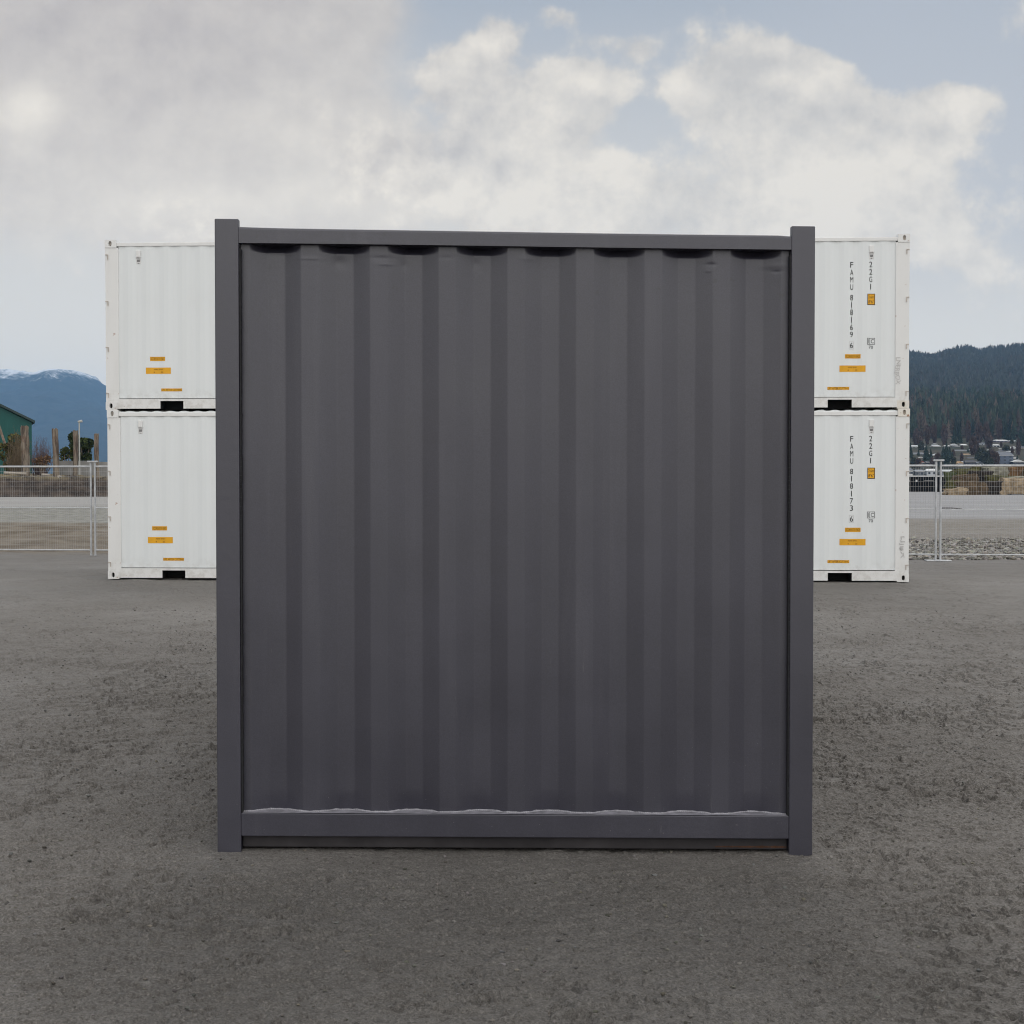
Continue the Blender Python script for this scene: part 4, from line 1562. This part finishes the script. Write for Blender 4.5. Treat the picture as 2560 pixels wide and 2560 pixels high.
GREENS = [(.036, .05, .032), (.044, .058, .038), (.055, .066, .045), (.034, .044, .034), (.088, .068, .054), (.078, .068, .054)]
t_near = [conifer_template(7, 10, s) for s in range(4)] + [round_template(110, 9)]
t_far = [conifer_template(4, 7, s + 10) for s in range(3)] + [round_template(36, 19)]
fm = forest_mass('forest', 4200, 1240, 2000, .235, .43, t_near, (15, 29), (.30, .46), GREENS)
tag(fm, 'dark conifer forest covering the lower hillside', 'forest', kind='stuff')
fm = forest_mass('forest', 12000, 1950, 3420, .235, .43, t_far, (14, 25), (.42, .66), [(.052, .056, .044), (.06, .062, .05), (.048, .05, .04), (.07, .058, .048)])
tag(fm, 'blue green forest covering the upper hillside up to the ridge', 'forest', kind='stuff')

# ---- houses on the far shore
def py_to_D(py):
    return 900 + (1168 - py) * 4.9


def house(px, pytop, pybot, wpx, wallm, roofm, lb, gable=True, storeys=1, name='house', D=None, cat='house', asym=0.0):
    D = D or py_to_D(pybot)
    c = at(px, pybot, D)
    s = D / F
    W_, H_ = wpx * s, (pybot - pytop) * s
    o = empty(name, (c.x, D, c.z), rng.uniform(-.12, .12))
    tag(o, lb, cat, 'houses across the inlet')
    roof_h = H_ * (.36 if gable else .26)
    wh_ = H_ - roof_h
    dep = max(W_ * .7, 6)
    MB().box(-W_ / 2, W_ / 2, 0, dep, -3.0, wh_).build('wall', 'h_' + wallm, o)
    m_ = MB()
    ov = .5
    if gable:       # gable end towards the viewer
        m_.prism([(-W_ / 2 - ov, wh_ + .01), (W_ / 2 + ov, wh_ + .01), (asym * W_, H_)], -ov, dep + ov)
    else:           # eaves towards the viewer
        m_.add([(-W_ / 2 - ov, -ov, wh_ + .01), (W_ / 2 + ov, -ov, wh_ + .01), (W_ / 2 + ov, dep + ov, wh_ + .01), (-W_ / 2 - ov, dep + ov, wh_ + .01),
                (-W_ / 2 + W_ * .08, dep / 2, H_), (W_ / 2 - W_ * .08, dep / 2, H_)],
               [(3, 2, 1, 0), (0, 1, 5, 4), (1, 2, 5), (2, 3, 4, 5), (3, 0, 4)])
    m_.build('roof', 'h_' + roofm, o)
    nw = max(2, int(W_ / 3.2))
    for st in range(storeys):
        zc = wh_ * (st + .55) / storeys
        hh = min(1.3, wh_ / storeys * .42)
        for i in range(nw):
            xc = -W_ / 2 + W_ * (i + .5) / nw
            MB().box(xc - .75, xc + .75, -.08, -.004, zc - hh / 2, zc + hh / 2).build('window', 'glass', o)
    MB().box(-W_ / 2 - .2, W_ / 2 + .2, -.25, -.09, wh_ - .35, wh_ - .02).build('fascia', 'h_white', o)
    return o


H_ = [(2297, 1113, 1124, 36, 'white', 'pale', 'long low white house highest at the left beside the white containers', False, 1),
      (2300, 1124, 1130, 9, 'white', 'white', 'tiny white cottage just below the long low white house', True, 1),
      (2297, 1131, 1143, 27, 'grey', 'slate', 'grey house with slate roof left of the dark tall trees', False, 1),
      (2342, 1113, 1123, 20, 'brown', 'pale', 'brown house with pale roof right of the long low white house', False, 1),
      (2340, 1134, 1146, 13, 'white', 'pale', 'narrow white two storey house in the middle of the left slope', True, 2),
      (2305, 1152, 1163, 12, 'white', 'red', 'small white house with red gable near the left shoreline', True, 1),
      (2320, 1152, 1163, 11, 'pale', 'slate', 'small pale house beside the red gabled one', True, 1),
      (2386, 1109, 1120, 17, 'white', 'pale', 'white house on the upper slope above the fence post', True, 1),
      (2411, 1110, 1120, 13, 'pale', 'white', 'pale flat topped house on the upper slope in the middle', False, 1),
      (2403, 1124, 1134, 32, 'grey', 'slate', 'wide grey house with low slate roof halfway up the slope', False, 1),
      (2415, 1134, 1144, 21, 'pale', 'tan', 'pale house with orange tan roof in the middle of the slope', False, 1),
      (2430, 1142, 1151, 22, 'white', 'dark', 'white walled house with dark roof below the tan roofed one', False, 1),
      (2401, 1153, 1168, 12, 'cream', 'tan', 'cream yellow house close to the water right of the fence post', True, 2),
      (2427, 1150, 1166, 26, 'dark', 'dark', 'dark house right of the cream yellow house', False, 1),
      (2451, 1154, 1165, 16, 'white', 'slate', 'small white gabled house right of the dark house', True, 1),
      (2512, 1130, 1163, 42, 'blue', 'slate', 'large dark blue three storey house with white trim above the rocks', False, 3),
      (2546, 1149, 1164, 26, 'dark', 'white', 'dark house with white edged gable at the right edge above the rocks', True, 1),
      (2535, 1116, 1129, 16, 'white', 'pale', 'white gabled house high above the large blue house', True, 1),
      (2556, 1115, 1127, 18, 'white', 'slate', 'white house at the right frame edge on the upper slope', True, 1),
      (2505, 1099, 1109, 30, 'lilac', 'white', 'purplish house with white roof highest on the right slope', False, 1),
      (2534, 1101, 1109, 17, 'brown', 'pale', 'brown house with pale roof high beside the purplish house', False, 1),
      (2502, 1121, 1129, 12, 'white', 'pale', 'small white house directly above the large blue house', True, 1)]
for (px, a, b_, wpx, wm, rm, lb, ga, st) in H_:
    house(px, a, b_, wpx, wm, rm, lb, ga, st)
for (px, a, b_, wpx, wm, rm, lb) in ((2276, 1170, 1190, 12, 'white', 'slate', 'white boathouse on the shore beside the white containers'),
                                     (2300, 1174, 1190, 22, 'slate', 'grey', 'slate grey boathouse on the shore right of the white boathouse'),
                                     (2329, 1172, 1190, 24, 'pale', 'white', 'pale boathouse on the shore just left of the fence posts'),
                                     (2371, 1174, 1190, 30, 'grey', 'pale', 'grey boathouse on the shore right of the fence posts')):
    house(px, a, b_, wpx, wm, rm, lb, False, 1, 'boathouse', 852, 'boathouse')


rh = random.Random(5)
for i in range(16):
    px, pb_ = 2270 + i * 18.3 + rh.uniform(-7, 7), rh.choice([1112, 1122, 1132, 1141, 1150, 1159]) + rh.uniform(-3, 3)
    wm, rm = rh.choice([('white', 'pale'), ('pale', 'white'), ('white', 'slate'), ('cream', 'pale'), ('pale', 'slate')])
    wd_ = rh.uniform(9, 15)
    o = house(px, pb_ - wd_ * .62, pb_, wd_, wm, rm, 'small pale house half hidden among the trees across the inlet', rh.random() < .5, 1, D=py_to_D(pb_) - 14)
    o['group'] = 'small pale houses among the trees'


# ---- single trees among the houses
def tree_mesh(kind, seed):
    m_ = MB()
    if kind == 'conifer':
        for q in range(3):
            tv, tf = conifer_template(13, 14, seed * 3 + q)
            m_.add(tv * np.array((1 - .12 * q, 1 - .12 * q, 1 - .015 * q)), [tuple(f) for f in tf])
            c0 = (.026, .036, .024)
            m_.c += [tuple(np.array(c0) * random.uniform(.6, 1.5)) for _ in tf]
    else:
        tv, tf = round_template(650, seed + 40)
        m_.add(tv, [tuple(f) for f in tf])
        base = np.array((.085, .058, .048) if kind == 'bare' else (.05, .052, .032))
        m_.c += [tuple(base * random.uniform(.55, 1.5)) for _ in tf]
    return m_


TREES = {}
for kd in ('conifer', 'bare', 'mixed'):
    TREES[kd] = []
    for s in range(3):
        cm = tree_mesh(kd, s).build('crown', 'vcol')
        tm = MB().tube((0, 0, -.1), (0, 0, .55), .022, .012, n=6).build('trunk', 'wood_grey')
        TREES[kd].append((cm, tm))
TLAB = {'conifer': ('conifer_tree', 'dark green conifer standing among the houses across the inlet', 'conifer trees among the houses'),
        'bare': ('bare_tree', 'reddish brown bare tree standing among the houses across the inlet', 'bare brown trees among the houses'),
        'mixed': ('broadleaf_tree', 'rounded olive broadleaf tree standing among the houses across the inlet', 'broadleaf trees among the houses')}
used = set()


def far_tree(kind, px, pytop, pybot, wpx, loose=False):
    D = py_to_D(pybot) + (4 if loose else -6) + random.uniform(-6, 6)
    c = at(px, pybot, D)
    s = D / F
    cm, tm = random.choice(TREES[kind])
    nm, lb, grp = TLAB[kind]
    o = empty(nm, (c.x, D, c.z - .6), random.uniform(0, 6))
    o.scale = (wpx * s, wpx * s, (pybot - pytop) * s)
    tag(o, lb, 'tree', grp)
    for src in (cm, tm):
        q = src
        if src.name in used:
            q = src.copy()
            col.objects.link(q)
        used.add(src.name)
        q.parent = o


# the ones that stand out in the photograph
for kd, px, a, b_, wpx in (('conifer', 2315, 1104, 1160, 24), ('conifer', 2327, 1116, 1158, 18), ('conifer', 2366, 1098, 1166, 26), ('conifer', 2374, 1112, 1152, 20), ('conifer', 2358, 1110, 1150, 18),
                           ('bare', 2432, 1088, 1142, 24), ('bare', 2440, 1100, 1138, 20), ('mixed', 2454, 1118, 1160, 34), ('mixed', 2466, 1124, 1166, 26), ('bare', 2480, 1124, 1166, 32), ('bare', 2492, 1130, 1166, 18),
                           ('bare', 2546, 1096, 1142, 16), ('conifer', 2543, 1134, 1160, 16), ('mixed', 2516, 1112, 1131, 26), ('bare', 2290, 1072, 1116, 20), ('bare', 2318, 1062, 1114, 16), ('bare', 2336, 1060, 1114, 16),
                           ('bare', 2361, 1062, 1116, 22), ('conifer', 2386, 1060, 1112, 20), ('conifer', 2400, 1062, 1110, 16), ('bare', 2420, 1052, 1108, 18), ('bare', 2448, 1058, 1112, 24), ('bare', 2466, 1056, 1110, 22),
                           ('bare', 2498, 1048, 1102, 20), ('conifer', 2516, 1054, 1102, 18), ('conifer', 2532, 1052, 1104, 18), ('conifer', 2552, 1056, 1108, 20), ('bare', 2472, 1082, 1124, 26), ('bare', 2300, 1078, 1118, 20),
                           ('conifer', 2276, 1100, 1150, 18), ('mixed', 2284, 1142, 1170, 22), ('bare', 2296, 1144, 1170, 20), ('mixed', 2352, 1142, 1172, 20), ('mixed', 2384, 1140, 1168, 18), ('bare', 2330, 1142, 1170, 16),
                           ('conifer', 2420, 1116, 1136, 12), ('mixed', 2476, 1142, 1172, 22), ('conifer', 2560, 1070, 1120, 18)):
    far_tree(kd, px, a, b_, wpx)
for i in range(26):
    kd = random.choice(['conifer', 'conifer', 'bare', 'bare', 'mixed'])
    pb_ = random.uniform(1096, 1166)
    px = random.uniform(2266, 2580)
    hgt_ = random.uniform(16, 34)
    far_tree(kd, px, pb_ - hgt_, pb_, hgt_ * random.uniform(.4, .55) * (1.4 if kd == 'mixed' else 1), True)

# ------------------------------------------------------------------ air
hz = MB().box(-5950, 5950, -145, 10600, -6.5, 770).build('haze', 'glass')
hm = bpy.data.materials.new('air_haze')
hm.use_nodes = True
hm.node_tree.nodes.clear()
pv = hm.node_tree.nodes.new('ShaderNodeVolumePrincipled')
pv.inputs['Color'].default_value = (.34, .62, 1.0, 1)
pv.inputs['Density'].default_value = 6.0e-5
pv.inputs['Anisotropy'].default_value = 0.0
ho = hm.node_tree.nodes.new('ShaderNodeOutputMaterial')
hm.node_tree.links.new(pv.outputs[0], ho.inputs['Volume'])
hz.data.materials.clear()
hz.data.materials.append(hm)
tag(hz, 'pale blue haze of the air over the inlet', 'haze', kind='stuff')
